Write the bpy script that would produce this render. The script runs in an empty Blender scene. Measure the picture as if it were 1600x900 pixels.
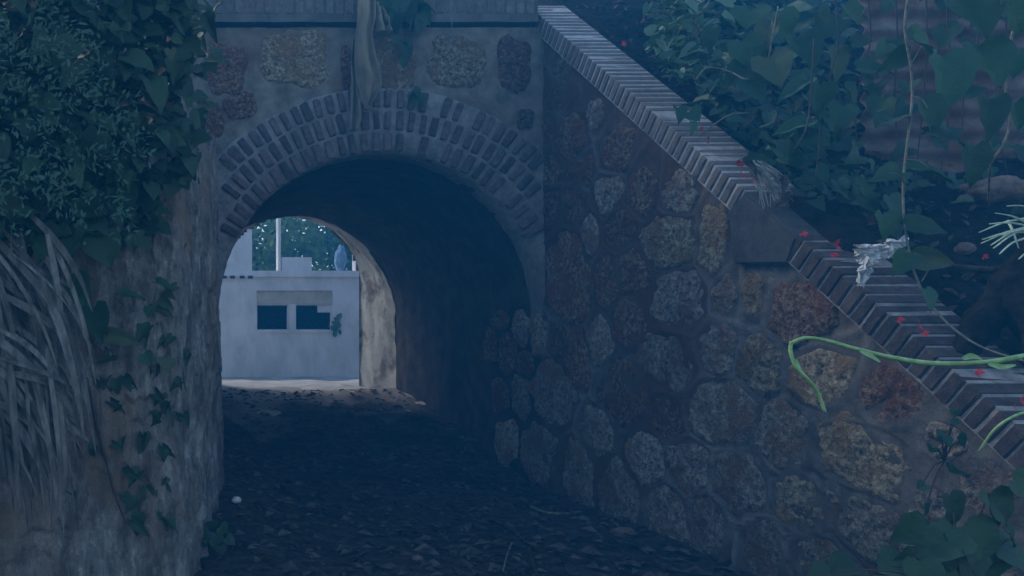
import bpy, bmesh, math, random
import numpy as np
from mathutils import Vector, Matrix, noise as mnoise

# ------------------------------------------------------------------ camera
SC = bpy.context.scene
F, CX, CY, EYE = 1256.0, 216.0, 510.0, 1.38      # lens of the photograph in its own 1600 px
cam_d = bpy.data.cameras.new('camera')
cam = bpy.data.objects.new('camera', cam_d)
SC.collection.objects.link(cam)
cam.location = (0, 0, EYE)
cam.rotation_euler = (math.radians(90), 0, 0)
cam_d.sensor_width = 36
cam_d.lens = 36 * F / 1600
cam_d.shift_x = (800 - CX) / 1600
cam_d.shift_y = (CY - 450) / 1600
cam_d.clip_start = 0.05
cam_d.clip_end = 400
SC.camera = cam

# ------------------------------------------------------------------ light
SUN_DIR = Vector((-0.50, 0.60, 0.64)).normalized()       # towards the sun
w = bpy.data.worlds.new('World'); SC.world = w
w.use_nodes = True
nt = w.node_tree
sky = nt.nodes.new('ShaderNodeTexSky'); sky.sky_type = 'NISHITA'; sky.sun_disc = False
sky.sun_elevation = math.asin(SUN_DIR.z)
sky.sun_rotation = math.atan2(SUN_DIR.x, SUN_DIR.y)
bg = nt.nodes['Background']; bg.inputs['Strength'].default_value = 0.15
nt.links.new(sky.outputs[0], bg.inputs['Color'])
sun_d = bpy.data.lights.new('sun', 'SUN'); sun_d.energy = 0.75; sun_d.angle = math.radians(14)
sun_d.color = (1.0, 0.94, 0.84)
sun = bpy.data.objects.new('sun', sun_d); SC.collection.objects.link(sun)
sun.rotation_euler = SUN_DIR.to_track_quat('Z', 'Y').to_euler()
SC.view_settings.view_transform = 'Standard'
SC.view_settings.look = 'None'
SC.view_settings.gamma = 1
SC.view_settings.exposure = 1.0
SC.cycles.volume_bounces = 0
SC.cycles.max_bounces = 6
SC.cycles.use_denoising = True

HAZE_DENSITY = 0.0205
HAZE_COLOR = (0.04, 0.47, 1.0, 1)

R = random.Random(7)
PI = math.pi

# ------------------------------------------------------------------ helpers
def P(px, py, Y):
    return Vector(((px - CX) / F * Y, Y, EYE - (py - CY) / F * Y))

def PX(px, py, X):            # point on the vertical plane X = const
    Y = F * X / (px - CX)
    return Vector((X, Y, EYE - (py - CY) / F * Y))

def link(o): SC.collection.objects.link(o); return o

def tag(o, label=None, cat=None, group=None, kind=None):
    if label: o['label'] = label
    if cat: o['category'] = cat
    if group: o['group'] = group
    if kind: o['kind'] = kind
    return o

def empty(name, loc, label, cat, group=None):
    o = bpy.data.objects.new(name, None); link(o); o.location = loc
    o.empty_display_size = 0.1
    bpy.context.view_layer.update()
    return tag(o, label, cat, group)

def mesh_of(name, verts, faces, mat, smooth=False):
    me = bpy.data.meshes.new(name)
    me.from_pydata([tuple(v) for v in verts], [], faces)
    if mat: me.materials.append(mat)
    if smooth: me.polygons.foreach_set('use_smooth', [True] * len(me.polygons))
    me.update()
    return me

def put(name, me, parent=None, matrix=None):
    """link a mesh; matrix is in world space"""
    o = bpy.data.objects.new(name, me); link(o)
    if parent is not None:
        o.parent = parent
        loc = Matrix.Translation(-parent.location)      # things are only moved, never turned
        o.matrix_local = loc @ (matrix or Matrix.Identity(4))
    elif matrix is not None:
        o.matrix_world = matrix
    return o

def hash3(ix, iy, iz, s):
    n = (ix * 374761393 + iy * 668265263 + iz * 2147483647 + s * 974634721).astype(np.int64)
    n = (n ^ (n >> 13)) * 1274126177
    n = n ^ (n >> 16)
    return (n & 0xffff) / 65535.0

def vnoise(p, s=0):
    p = np.asarray(p, float); i = np.floor(p).astype(np.int64); f = p - i
    f = f * f * (3 - 2 * f); r = 0
    for dx in (0, 1):
        for dy in (0, 1):
            for dz in (0, 1):
                wgt = (f[..., 0] if dx else 1 - f[..., 0]) * (f[..., 1] if dy else 1 - f[..., 1]) * (f[..., 2] if dz else 1 - f[..., 2])
                r = r + wgt * hash3(i[..., 0] + dx, i[..., 1] + dy, i[..., 2] + dz, s)
    return r * 2 - 1

def fbm(p, octs=4, s=0):
    p = np.asarray(p, float); r = 0; a = 1.0
    for k in range(octs):
        r = r + a * vnoise(p, s + k); p = p * 2.03 + 11.7; a *= 0.5
    return r

def grid_faces(nu, nv, keep=None):
    fs = []
    for j in range(nv - 1):
        for i in range(nu - 1):
            a = j * nu + i
            if keep is None or keep(i, j):
                fs.append((a, a + 1, a + nu + 1, a + nu))
    return fs

def box(verts, faces, c, ax, ay, az):
    """oriented box: centre and three half-axis vectors"""
    b = len(verts)
    for sx in (-1, 1):
        for sy in (-1, 1):
            for sz in (-1, 1):
                verts.append(Vector(c) + ax * sx + ay * sy + az * sz)
    faces += [(b, b + 1, b + 3, b + 2), (b + 4, b + 6, b + 7, b + 5), (b, b + 4, b + 5, b + 1),
              (b + 2, b + 3, b + 7, b + 6), (b, b + 2, b + 6, b + 4), (b + 1, b + 5, b + 7, b + 3)]

def bx(x0, x1, y0, y1, z0, z1, V=None, Fc=None):
    V = [] if V is None else V; Fc = [] if Fc is None else Fc
    box(V, Fc, ((x0 + x1) / 2, (y0 + y1) / 2, (z0 + z1) / 2), Vector(((x1 - x0) / 2, 0, 0)), Vector((0, (y1 - y0) / 2, 0)), Vector((0, 0, (z1 - z0) / 2)))
    return V, Fc

def spline(pts, n):
    pts = [Vector(p) for p in pts]; out = []
    m = len(pts) - 1
    for k in range(n + 1):
        t = k / n * m; i = min(int(t), m - 1); u = t - i
        p0 = pts[max(i - 1, 0)]; p1 = pts[i]; p2 = pts[i + 1]; p3 = pts[min(i + 2, m)]
        out.append(0.5 * ((2 * p1) + (p2 - p0) * u + (2 * p0 - 5 * p1 + 4 * p2 - p3) * u * u + (3 * p1 - p0 - 3 * p2 + p3) * u ** 3))
    return out

def tube(verts, faces, pts, r0, r1, sides=7, wob=0.0):
    b = len(verts); n = len(pts); ref = Vector((0.31, 0.77, 0.55))
    for k, p in enumerate(pts):
        t = (pts[min(k + 1, n - 1)] - pts[max(k - 1, 0)]).normalized()
        a = t.cross(ref).normalized(); c = t.cross(a)
        r = r0 + (r1 - r0) * k / (n - 1)
        for q in range(sides):
            an = 2 * PI * q / sides
            rr = r * (1 + wob * mnoise.noise(p * 9 + Vector((q * 1.7, 0, 0))))
            verts.append(p + (a * math.cos(an) + c * math.sin(an)) * rr)
    for k in range(n - 1):
        for q in range(sides):
            i = b + k * sides + q; j = b + k * sides + (q + 1) % sides
            faces.append((i, j, j + sides, i + sides))
    faces.append(tuple(b + q for q in range(sides))[::-1])
    faces.append(tuple(b + (n - 1) * sides + q for q in range(sides)))

def tube_obj(name, pts, r0, r1, mat, parent=None, n=None, sides=7, wob=0.0):
    v, f = [], []
    tube(v, f, spline(pts, n or len(pts) * 6), r0, r1, sides, wob)
    return put(name, mesh_of(name, v, f, mat, True), parent)

# ------------------------------------------------------------------ materials
def ramp(nt, fac, stops):
    n = nt.nodes.new('ShaderNodeValToRGB')
    while len(n.color_ramp.elements) < len(stops): n.color_ramp.elements.new(0.5)
    for e, (p, c) in zip(n.color_ramp.elements, stops):
        e.position = p; e.color = (*c, 1)
    nt.links.new(fac, n.inputs[0]); return n.outputs[0]

def texn(nt, kind, vec, scale, detail=6, rough=0.6, **kw):
    n = nt.nodes.new(kind); n.inputs['Scale'].default_value = scale
    if 'Detail' in n.inputs: n.inputs['Detail'].default_value = detail
    if 'Roughness' in n.inputs: n.inputs['Roughness'].default_value = rough
    for k, v in kw.items(): setattr(n, k, v)
    nt.links.new(vec, n.inputs['Vector'])
    return n

def mixc(nt, fac, a, b, mode='MIX'):
    n = nt.nodes.new('ShaderNodeMix'); n.data_type = 'RGBA'; n.blend_type = mode
    for sock, v in ((n.inputs[0], fac), (n.inputs[6], a), (n.inputs[7], b)):
        if isinstance(v, (int, float)): sock.default_value = v
        elif isinstance(v, tuple): sock.default_value = (*v, 1)
        else: nt.links.new(v, sock)
    return n.outputs[2]

def math_(nt, op, a, b=None):
    n = nt.nodes.new('ShaderNodeMath'); n.operation = op
    for s, v in zip(n.inputs, (a, b)):
        if v is None: continue
        if isinstance(v, (int, float)): s.default_value = v
        else: nt.links.new(v, s)
    return n.outputs[0]

def base(name, rough=0.9, spec=0.3):
    m = bpy.data.materials.new(name); m.use_nodes = True
    nt = m.node_tree; b = nt.nodes['Principled BSDF']
    b.inputs['Roughness'].default_value = rough
    b.inputs['Specular IOR Level'].default_value = spec
    g = nt.nodes.new('ShaderNodeNewGeometry')
    return m, nt, b, g.outputs['Position']

def bump(nt, b, h, dist, strength=1.0):
    n = nt.nodes.new('ShaderNodeBump'); n.inputs['Distance'].default_value = dist
    n.inputs['Strength'].default_value = strength
    nt.links.new(h, n.inputs['Height']); nt.links.new(n.outputs[0], b.inputs['Normal'])

def stretch(nt, vec, s):
    n = nt.nodes.new('ShaderNodeVectorMath'); n.operation = 'MULTIPLY'
    nt.links.new(vec, n.inputs[0]); n.inputs[1].default_value = s
    return n.outputs[0]

def rand_info(nt):
    return nt.nodes.new('ShaderNodeObjectInfo').outputs['Random']

def mat_stone(name, dark, mid, light, stain=(0.16, 0.07, 0.03)):
    m, nt, b, pos = base(name, 0.95, 0.2)
    n1 = texn(nt, 'ShaderNodeTexNoise', pos, 26, 10, 0.75)
    n2 = texn(nt, 'ShaderNodeTexNoise', pos, 4.5, 4, 0.6)
    vo = texn(nt, 'ShaderNodeTexVoronoi', pos, 42)
    n3 = texn(nt, 'ShaderNodeTexNoise', pos, 75, 8, 0.8)
    c = ramp(nt, n1.outputs[0], [(0.38, dark), (0.49, mid), (0.60, light)])
    c = mixc(nt, ramp(nt, n2.outputs[0], [(0.46, (0, 0, 0)), (0.60, (0.85, 0.85, 0.85))]), c, stain)
    c = mixc(nt, ramp(nt, n3.outputs[0], [(0.54, (0, 0, 0)), (0.64, (0.8, 0.8, 0.8))]), c, light)
    pit = ramp(nt, vo.outputs['Distance'], [(0.0, (0.10, 0.09, 0.08)), (0.42, (1, 1, 1))])
    c = mixc(nt, 0.9, c, pit, 'MULTIPLY')
    rv = math_(nt, 'ADD', math_(nt, 'MULTIPLY', rand_info(nt), 0.5), 0.72)
    c = mixc(nt, 1.0, c, rv, 'MULTIPLY')
    nt.links.new(c, b.inputs['Base Color'])
    h = math_(nt, 'ADD', math_(nt, 'MULTIPLY', n1.outputs[0], 1.3), math_(nt, 'MULTIPLY', vo.outputs['Distance'], 0.7))
    bump(nt, b, h, 0.035)
    return m

def mat_noise(name, c1, c2, scale=12, rough=0.9, bd=0.01, stain=None, sscale=1.2, spec=0.25, st=(1, 1, 1), vary=0.0, sw=(0.5, 0.7)):
    m, nt, b, pos = base(name, rough, spec)
    v = stretch(nt, pos, st) if st != (1, 1, 1) else pos
    n1 = texn(nt, 'ShaderNodeTexNoise', v, scale, 8, 0.65)
    c = ramp(nt, n1.outputs[0], [(0.36, c1), (0.64, c2)])
    if stain:
        n2 = texn(nt, 'ShaderNodeTexNoise', pos, sscale, 5, 0.6)
        c = mixc(nt, ramp(nt, n2.outputs[0], [(sw[0], (0, 0, 0)), (sw[1], (0.9, 0.9, 0.9))]), c, stain)
    if vary:
        rv = math_(nt, 'ADD', math_(nt, 'MULTIPLY', rand_info(nt), vary * 2), 1 - vary)
        c = mixc(nt, 1.0, c, rv, 'MULTIPLY')
    nt.links.new(c, b.inputs['Base Color'])
    n3 = texn(nt, 'ShaderNodeTexNoise', v, scale * 3, 8, 0.7)
    bump(nt, b, n3.outputs[0], bd)
    return m

def mat_leaf(name, c1, c2, rough=0.58, trans=0.25):
    m, nt, b, pos = base(name, rough, 0.45)
    n1 = texn(nt, 'ShaderNodeTexNoise', pos, 22, 4, 0.6)
    rnd = rand_info(nt)
    c = mixc(nt, rnd, c1, c2)
    r2 = math_(nt, 'FRACT', math_(nt, 'MULTIPLY', rnd, 37.0))
    c = mixc(nt, math_(nt, 'MULTIPLY', math_(nt, 'GREATER_THAN', r2, 0.965), 0.5), c, (0.15, 0.15, 0.05))
    c = mixc(nt, math_(nt, 'MULTIPLY', n1.outputs[0], 0.5), c, (c1[0] * 0.5, c1[1] * 0.55, c1[2] * 0.5))
    nt.links.new(c, b.inputs['Base Color'])
    n2 = texn(nt, 'ShaderNodeTexNoise', pos, 60, 3, 0.6)
    bump(nt, b, n2.outputs[0], 0.004)
    tr = nt.nodes.new('ShaderNodeBsdfTranslucent'); nt.links.new(c, tr.inputs[0])
    mx = nt.nodes.new('ShaderNodeMixShader'); mx.inputs[0].default_value = trans
    nt.links.new(b.outputs[0], mx.inputs[1]); nt.links.new(tr.outputs[0], mx.inputs[2])
    nt.links.new(mx.outputs[0], nt.nodes['Material Output'].inputs['Surface'])
    return m

def mat_wing():
    m, nt, b, pos = base('pointed_mortar', 0.93, 0.05)
    n1 = texn(nt, 'ShaderNodeTexNoise', pos, 8, 8, 0.65)
    n2 = texn(nt, 'ShaderNodeTexNoise', pos, 55, 6, 0.75)
    def at(name):
        a = nt.nodes.new('ShaderNodeAttribute'); a.attribute_name = name; return a.outputs['Fac']
    c = ramp(nt, n1.outputs[0], [(0.36, (0.085, 0.075, 0.063)), (0.64, (0.20, 0.178, 0.15))])
    c = mixc(nt, at('bead'), c, (0.33, 0.30, 0.255))
    c = mixc(nt, at('stain'), c, (0.105, 0.052, 0.032))
    c = mixc(nt, at('crack'), c, (0.03, 0.026, 0.022))
    c = mixc(nt, 0.45, c, ramp(nt, n2.outputs[0], [(0.3, (0.4, 0.4, 0.4)), (0.6, (1, 1, 1))]), 'MULTIPLY')
    nt.links.new(c, b.inputs['Base Color'])
    bump(nt, b, n2.outputs[0], 0.012)
    return m

def add_attr(me, name, arr):
    a = me.attributes.new(name, 'FLOAT', 'POINT'); a.data.foreach_set('value', np.ascontiguousarray(arr, dtype=np.float32).ravel())

def mat_plaster():
    m, nt, b, pos = base('flaking_plaster', 0.95, 0.2)
    st = stretch(nt, pos, (1, 1, 0.13)); st2 = stretch(nt, pos, (1, 1, 0.4))
    streak = texn(nt, 'ShaderNodeTexNoise', st, 16, 6, 0.7)
    flake = texn(nt, 'ShaderNodeTexNoise', st2, 9, 8, 0.72)
    patch = texn(nt, 'ShaderNodeTexNoise', st2, 2.2, 5, 0.6)
    grain = texn(nt, 'ShaderNodeTexNoise', pos, 70, 6, 0.75)
    c = ramp(nt, flake.outputs[0], [(0.42, (0.13, 0.112, 0.09)), (0.46, (0.20, 0.178, 0.15)), (0.55, (0.27, 0.248, 0.215)), (0.60, (0.40, 0.375, 0.33))])
    c = mixc(nt, ramp(nt, patch.outputs[0], [(0.52, (0, 0, 0)), (0.64, (0.7, 0.7, 0.7))]), c, (0.25, 0.165, 0.10))
    c = mixc(nt, ramp(nt, streak.outputs[0], [(0.34, (0.6, 0.6, 0.6)), (0.46, (0, 0, 0))]), c, (0.09, 0.078, 0.066))
    c = mixc(nt, 0.5, c, ramp(nt, grain.outputs[0], [(0.3, (0.35, 0.35, 0.35)), (0.6, (1, 1, 1))]), 'MULTIPLY')
    nt.links.new(c, b.inputs['Base Color'])
    h = math_(nt, 'ADD', math_(nt, 'MULTIPLY', flake.outputs[0], 0.9), grain.outputs[0])
    bump(nt, b, h, 0.010)
    return m

M = {}
M['ochre'] = mat_stone('ochre_coral_stone', (0.10, 0.075, 0.045), (0.34, 0.275, 0.175), (0.72, 0.61, 0.38), (0.32, 0.19, 0.085))
M['grey'] = mat_stone('grey_coral_stone', (0.10, 0.085, 0.065), (0.33, 0.29, 0.225), (0.64, 0.57, 0.45), (0.26, 0.15, 0.085))
M['rust'] = mat_stone('rust_coral_stone', (0.06, 0.03, 0.02), (0.23, 0.125, 0.075), (0.52, 0.37, 0.24), (0.22, 0.085, 0.04))
M['mortar'] = mat_noise('wall_mortar', (0.07, 0.061, 0.054), (0.165, 0.145, 0.125), 7, 0.92, 0.012, (0.10, 0.055, 0.035), 1.1)
M['wing_mortar'] = mat_wing()
M['mortar_pale'] = mat_noise('arch_mortar', (0.16, 0.15, 0.138), (0.29, 0.272, 0.25), 14, 0.9, 0.012, (0.15, 0.13, 0.11), 2.2)
M['spandrel'] = mat_noise('spandrel_mortar', (0.12, 0.105, 0.08), (0.25, 0.22, 0.165), 6, 0.92, 0.014, (0.13, 0.075, 0.045), 1.6)
M['brick'] = mat_noise('weathered_brick', (0.075, 0.055, 0.05), (0.17, 0.122, 0.108), 18, 0.9, 0.01, (0.10, 0.085, 0.075), 5, vary=0.35)
M['coping'] = mat_noise('coping_brick', (0.11, 0.09, 0.078), (0.20, 0.17, 0.15), 18, 0.9, 0.012, (0.16, 0.15, 0.12), 5, vary=0.14)
M['joint'] = mat_noise('pale_joint_mortar', (0.34, 0.325, 0.30), (0.52, 0.50, 0.46), 14, 0.9, 0.01, (0.18, 0.16, 0.13), 3)
M['block'] = mat_noise('dark_cement', (0.05, 0.048, 0.044), (0.105, 0.10, 0.09), 6, 0.95, 0.014, (0.04, 0.036, 0.03), 3, spec=0.1)
M['oldbrick'] = mat_noise('old_dark_brick', (0.04, 0.03, 0.027), (0.09, 0.066, 0.06), 18, 0.9, 0.012, (0.10, 0.09, 0.078), 7, vary=0.3, sw=(0.62, 0.74))
M['joint2'] = mat_noise('old_joint_mortar', (0.16, 0.15, 0.135), (0.34, 0.32, 0.29), 14, 0.9, 0.01, (0.10, 0.085, 0.07), 3)
M['cement'] = mat_noise('cement_render', (0.085, 0.08, 0.072), (0.16, 0.15, 0.135), 5, 0.9, 0.01, (0.07, 0.064, 0.055), 2.5, st=(1, 1, 0.4))
M['plaster'] = mat_plaster()
M['vault'] = mat_noise('shade_dark_vault_plaster', (0.02, 0.016, 0.013), (0.075, 0.06, 0.044), 5, 0.9, 0.012, (0.012, 0.01, 0.009), 1.0)  # near black: the tunnel's shade is put into the plaster colour
M['whitewash'] = mat_noise('whitewash', (0.38, 0.36, 0.31), (0.56, 0.54, 0.48), 3, 0.9, 0.012, (0.17, 0.14, 0.10), 3.2, sw=(0.50, 0.62))
M['white'] = mat_noise('white_wall', (0.62, 0.61, 0.585), (0.82, 0.81, 0.80), 2.6, 0.85, 0.003, (0.56, 0.54, 0.49), 2.4, sw=(0.58, 0.78), st=(1, 1, 0.45))
M['tanpanel'] = mat_noise('tan_panel', (0.42, 0.38, 0.30), (0.6, 0.55, 0.45), 3, 0.9, 0.003)
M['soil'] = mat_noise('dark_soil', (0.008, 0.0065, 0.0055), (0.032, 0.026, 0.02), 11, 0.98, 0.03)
M['path_soil'] = mat_noise('litter_soil', (0.026, 0.022, 0.019), (0.095, 0.082, 0.069), 13, 0.98, 0.03, (0.018, 0.015, 0.013), 1.6)
M['dust_and_light'] = mat_noise('pale_dust', (0.36, 0.34, 0.30), (0.54, 0.51, 0.45), 3, 0.95, 0.012, (0.22, 0.19, 0.15), 2.4, sw=(0.55, 0.72))
M['dead'] = mat_noise('dead_leaf', (0.03, 0.022, 0.016), (0.13, 0.10, 0.075), 30, 0.9, 0.003)
M['floorleaf'] = mat_noise('floor_leaf', (0.026, 0.022, 0.019), (0.12, 0.105, 0.09), 9, 0.9, 0.003, spec=0.08)
M['thatch'] = mat_noise('dry_frond', (0.07, 0.063, 0.056), (0.23, 0.215, 0.19), 20, 0.85, 0.004, st=(1, 1, 0.3), vary=0.35)
M['straw'] = mat_noise('pale_straw', (0.28, 0.25, 0.2), (0.55, 0.5, 0.42), 20, 0.85, 0.003)
M['cloth'] = mat_noise('stained_cloth', (0.16, 0.13, 0.085), (0.31, 0.26, 0.17), 5, 0.9, 0.005, (0.16, 0.13, 0.09), 3, st=(1, 1, 0.3))
M['rusty'] = mat_noise('rusty_sheet', (0.10, 0.07, 0.055), (0.25, 0.20, 0.165), 5, 0.7, 0.003, (0.12, 0.055, 0.03), 2.4, sw=(0.42, 0.62))
M['rock'] = mat_noise('brown_rock', (0.12, 0.08, 0.06), (0.30, 0.22, 0.17), 14, 0.95, 0.02)
M['bark'] = mat_noise('dark_bark', (0.03, 0.022, 0.018), (0.11, 0.08, 0.062), 16, 0.95, 0.02)
M['litter'] = mat_noise('crumpled_litter', (0.42, 0.42, 0.40), (0.75, 0.74, 0.70), 25, 0.7, 0.004)
M['petal'] = mat_noise('red_petal', (0.42, 0.015, 0.02), (0.62, 0.04, 0.045), 40, 0.6, 0.002)
M['blue'] = mat_noise('faded_blue', (0.16, 0.27, 0.40), (0.28, 0.40, 0.52), 6, 0.7, 0.003)
M['pebble'] = mat_noise('pale_pebble', (0.55, 0.53, 0.48), (0.75, 0.73, 0.68), 20, 0.8, 0.004)
M['ivy'] = mat_leaf('ivy_leaf', (0.018, 0.05, 0.02), (0.045, 0.11, 0.042))
M['vine'] = mat_leaf('vine_leaf', (0.016, 0.06, 0.024), (0.042, 0.125, 0.05))
M['pale'] = mat_leaf('pale_leaf', (0.10, 0.20, 0.12), (0.17, 0.28, 0.18), 0.5)
M['bush'] = mat_leaf('bush_leaf', (0.03, 0.09, 0.045), (0.075, 0.17, 0.09))
M['tree'] = mat_leaf('tree_leaf', (0.12, 0.22, 0.055), (0.20, 0.32, 0.09), 0.5, 0.55)
M['stem'] = mat_noise('woody_stem', (0.10, 0.095, 0.07), (0.22, 0.21, 0.16), 30, 0.8, 0.002)
M['darkstem'] = mat_noise('dark_stem', (0.03, 0.028, 0.022), (0.07, 0.062, 0.048), 30, 0.9, 0.002)
M['fresh'] = mat_noise('fresh_stem', (0.16, 0.32, 0.09), (0.36, 0.52, 0.22), 60, 0.45, 0.001, spec=0.5)
M['sprig'] = mat_noise('grass_spike', (0.30, 0.40, 0.28), (0.50, 0.60, 0.46), 60, 0.7, 0.002)

for k_ in ('soil', 'path_soil', 'dead', 'mortar', 'vault', 'bark', 'rusty'):
    M[k_].node_tree.nodes['Principled BSDF'].inputs['Specular IOR Level'].default_value = 0.04

# ------------------------------------------------------------------ ground
def sst(a, b, x):
    t = np.clip((x - a) / (b - a), 0, 1); return t * t * (3 - 2 * t)

def ground_z(X, Y):
    X = np.asarray(X, float); Y = np.asarray(Y, float)
    z = -0.12 + 0.57 * sst(7.2, 11.6, Y) - 0.22 * sst(12.5, 17.5, Y)
    z = z + 0.22 * np.exp(-((X - 0.75) / 0.45) ** 2) * sst(4.6, 7.0, Y) * (1 - sst(9, 12, Y))
    p = np.stack([X * 1.6, Y * 1.6, X * 0], -1)
    z = z + 0.035 * fbm(p, 4, 3)
    return z

def spread(lo, a, b, hi, step, far=10):
    core = np.arange(a, b + 1e-6, step)
    left = a - np.geomspace(step, a - lo, far)[::-1]
    right = b + np.geomspace(step, hi - b, far)
    return np.concatenate([left, core, right])

gx = spread(-40, -1.6, 4.2, 40, 0.045); gy = spread(-12, 3.6, 13.0, 40, 0.045)
XX, YY = np.meshgrid(gx, gy)
ZZ = ground_z(XX, YY)
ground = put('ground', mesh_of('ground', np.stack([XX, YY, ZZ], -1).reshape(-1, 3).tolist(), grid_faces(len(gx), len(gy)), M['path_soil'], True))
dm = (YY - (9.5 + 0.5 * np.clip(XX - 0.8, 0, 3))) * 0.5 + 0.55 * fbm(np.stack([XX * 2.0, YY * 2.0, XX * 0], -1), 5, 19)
add_attr(ground.data, 'dust_and_light', sst(-0.35, 0.85, dm))  # pale yard floor continued inside to paint daylight spilling in
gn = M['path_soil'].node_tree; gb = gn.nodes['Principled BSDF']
ga = gn.nodes.new('ShaderNodeAttribute'); ga.attribute_name = 'dust_and_light'
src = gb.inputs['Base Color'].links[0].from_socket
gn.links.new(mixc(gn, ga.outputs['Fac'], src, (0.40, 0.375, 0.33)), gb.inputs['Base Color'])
tag(ground, 'dark earth floor strewn with leaf litter', kind='structure')

# pale dusty yard beyond the tunnel, ragged near edge
gx = spread(-38, 0.2, 6.4, 38, 0.08, 8); gy = np.concatenate([np.arange(8.6, 18.0, 0.06), [18.5, 20, 24, 30, 38]])
XX, YY = np.meshgrid(gx, gy)
edge = 11.6 + 0.55 * fbm(np.stack([XX * 1.3, XX * 0, XX * 0], -1), 4, 9)
ZZ = ground_z(XX, YY) + 0.006 + 0.05 * np.clip((YY - edge) * 0.42 + 0.7 * fbm(np.stack([XX * 2.2, YY * 2.2, XX * 0], -1), 5, 19), -1, 0.12)
yard = put('courtyard_ground', mesh_of('courtyard_ground', np.stack([XX, YY, ZZ], -1).reshape(-1, 3).tolist(), grid_faces(len(gx), len(gy)), M['dust_and_light'], True))
tag(yard, 'pale dusty yard floor beyond the tunnel', kind='structure')

# ------------------------------------------------------------------ right wing wall
XW = 3.735          # face of the wing wall; the coping overhangs to XC
XC = 3.70; XB = 4.04
SL = 0.816; AL = math.atan(SL)
def cop_z(Y): return 2.199 + SL * (Y - 4.897)      # front arris of the coping

wing = empty('wing_wall', (XW, 5.2, -0.1), 'sloping coral stone wing wall with brick coping on the right of the tunnel', 'wall')

# px stones: cx, cy, half width, half height, rotation, kind
ST = [
 (860,325,14,25,0,'rust'),(898,320,13,27,0,'rust'),(950,305,18,25,0,'grey'),(1003,298,20,33,0,'rust'),(1062,300,21,30,0,'grey'),
 (922,373,14,30,0,'grey'),(970,358,20,24,0,'rust'),(1042,382,40,38,0,'ochre'),(1113,378,20,50,0,'ochre'),
 (888,437,33,64,0,'rust'),(945,437,17,36,0,'rust'),(990,423,19,28,0,'rust'),(1062,470,38,42,0,'grey'),(1132,462,16,25,0,'grey'),(1178,462,13,29,0,'ochre'),
 (980,505,22,32,0,'rust'),(937,535,16,37,0,'grey'),(872,535,12,30,0,'rust'),(902,568,18,43,0,'rust'),(1042,567,42,42,0,'grey'),(1120,547,23,36,0,'grey'),(1186,570,29,38,0,'ochre'),
 (867,612,34,48,0,'grey'),(973,612,40,48,0,'rust'),(1042,650,22,32,0,'rust'),(1125,641,46,45,0,'grey'),(1224,683,38,50,0,'grey'),
 (930,672,24,38,-20,'grey'),(842,707,27,42,0,'grey'),(905,740,22,48,0,'grey'),(1010,717,28,40,-15,'grey'),(1075,730,32,33,0,'grey'),
 (967,777,31,45,-12,'grey'),(1040,802,30,42,0,'grey'),(1155,757,40,40,0,'grey'),(1108,822,22,42,-20,'grey'),(1196,862,27,42,0,'grey'),
 (1280,588,45,40,0,'ochre'),(1390,622,46,40,-8,'rust'),(1345,712,78,46,-24,'ochre'),(1252,787,38,42,0,'ochre'),(1306,772,8,18,0,'grey'),
 (1358,826,42,38,-8,'grey'),(1282,876,36,36,0,'grey'),(1478,690,30,24,-20,'grey'),(1537,770,44,46,-15,'grey'),(1247,490,42,45,0,'rust'),
 (1460,800,34,34,0,'grey'),(1430,880,36,34,0,'grey'),(1540,880,46,40,0,'grey'),
 (893,215,24,34,0,'rust'),(966,232,21,30,0,'rust'),(855,205,14,22,0,'rust'),(928,180,13,20,0,'grey'),(862,265,14,22,0,'rust'),(907,268,15,24,0,'rust'),
 (868,150,13,22,0,'rust'),(886,96,12,18,0,'grey'),(780,502,10,15,0,'rust'),(811,513,10,22,0,'grey'),(791,552,12,28,0,'rust'),(766,540,9,22,0,'rust'),(843,525,11,27,0,'grey'),
 (819,568,10,16,0,'rust'),(813,618,11,27,0,'grey'),(780,620,11,24,0,'rust'),(790,690,14,30,0,'grey'),
 (1490,600,1,1,0,None),
]
ST = [s for s in ST if s[5]]

def cell_limit(i, stones, ns, rot, grow=1.30, gap=0.030):
    """how far stone i may reach in each direction before it meets its neighbours' joints"""
    a0, b0, hu0, hv0 = stones[i]; out = []
    near = [q for k, q in enumerate(stones) if k != i and abs(q[0] - a0) < 1.2 and abs(q[1] - b0) < 1.2]
    T = np.linspace(0.3, grow, 46)
    for q in range(ns):
        th = 2 * PI * q / ns; c, sn = math.cos(th), math.sin(th)
        u, v = c * hu0, sn * hv0
        u, v = u * math.cos(rot) - v * math.sin(rot), u * math.sin(rot) + v * math.cos(rot)
        A = a0 + u * T; B = b0 + v * T
        di = (T - 1) * math.sqrt(hu0 * hv0); lim = grow
        for (a, b, hu, hv) in near:
            dj = (np.hypot((A - a) / hu, (B - b) / hv) - 1) * math.sqrt(hu * hv)
            hit = np.nonzero(dj - di < gap)[0]
            if len(hit): lim = min(lim, T[hit[0]])
        out.append(max(lim, 0.6))
    return out

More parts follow.
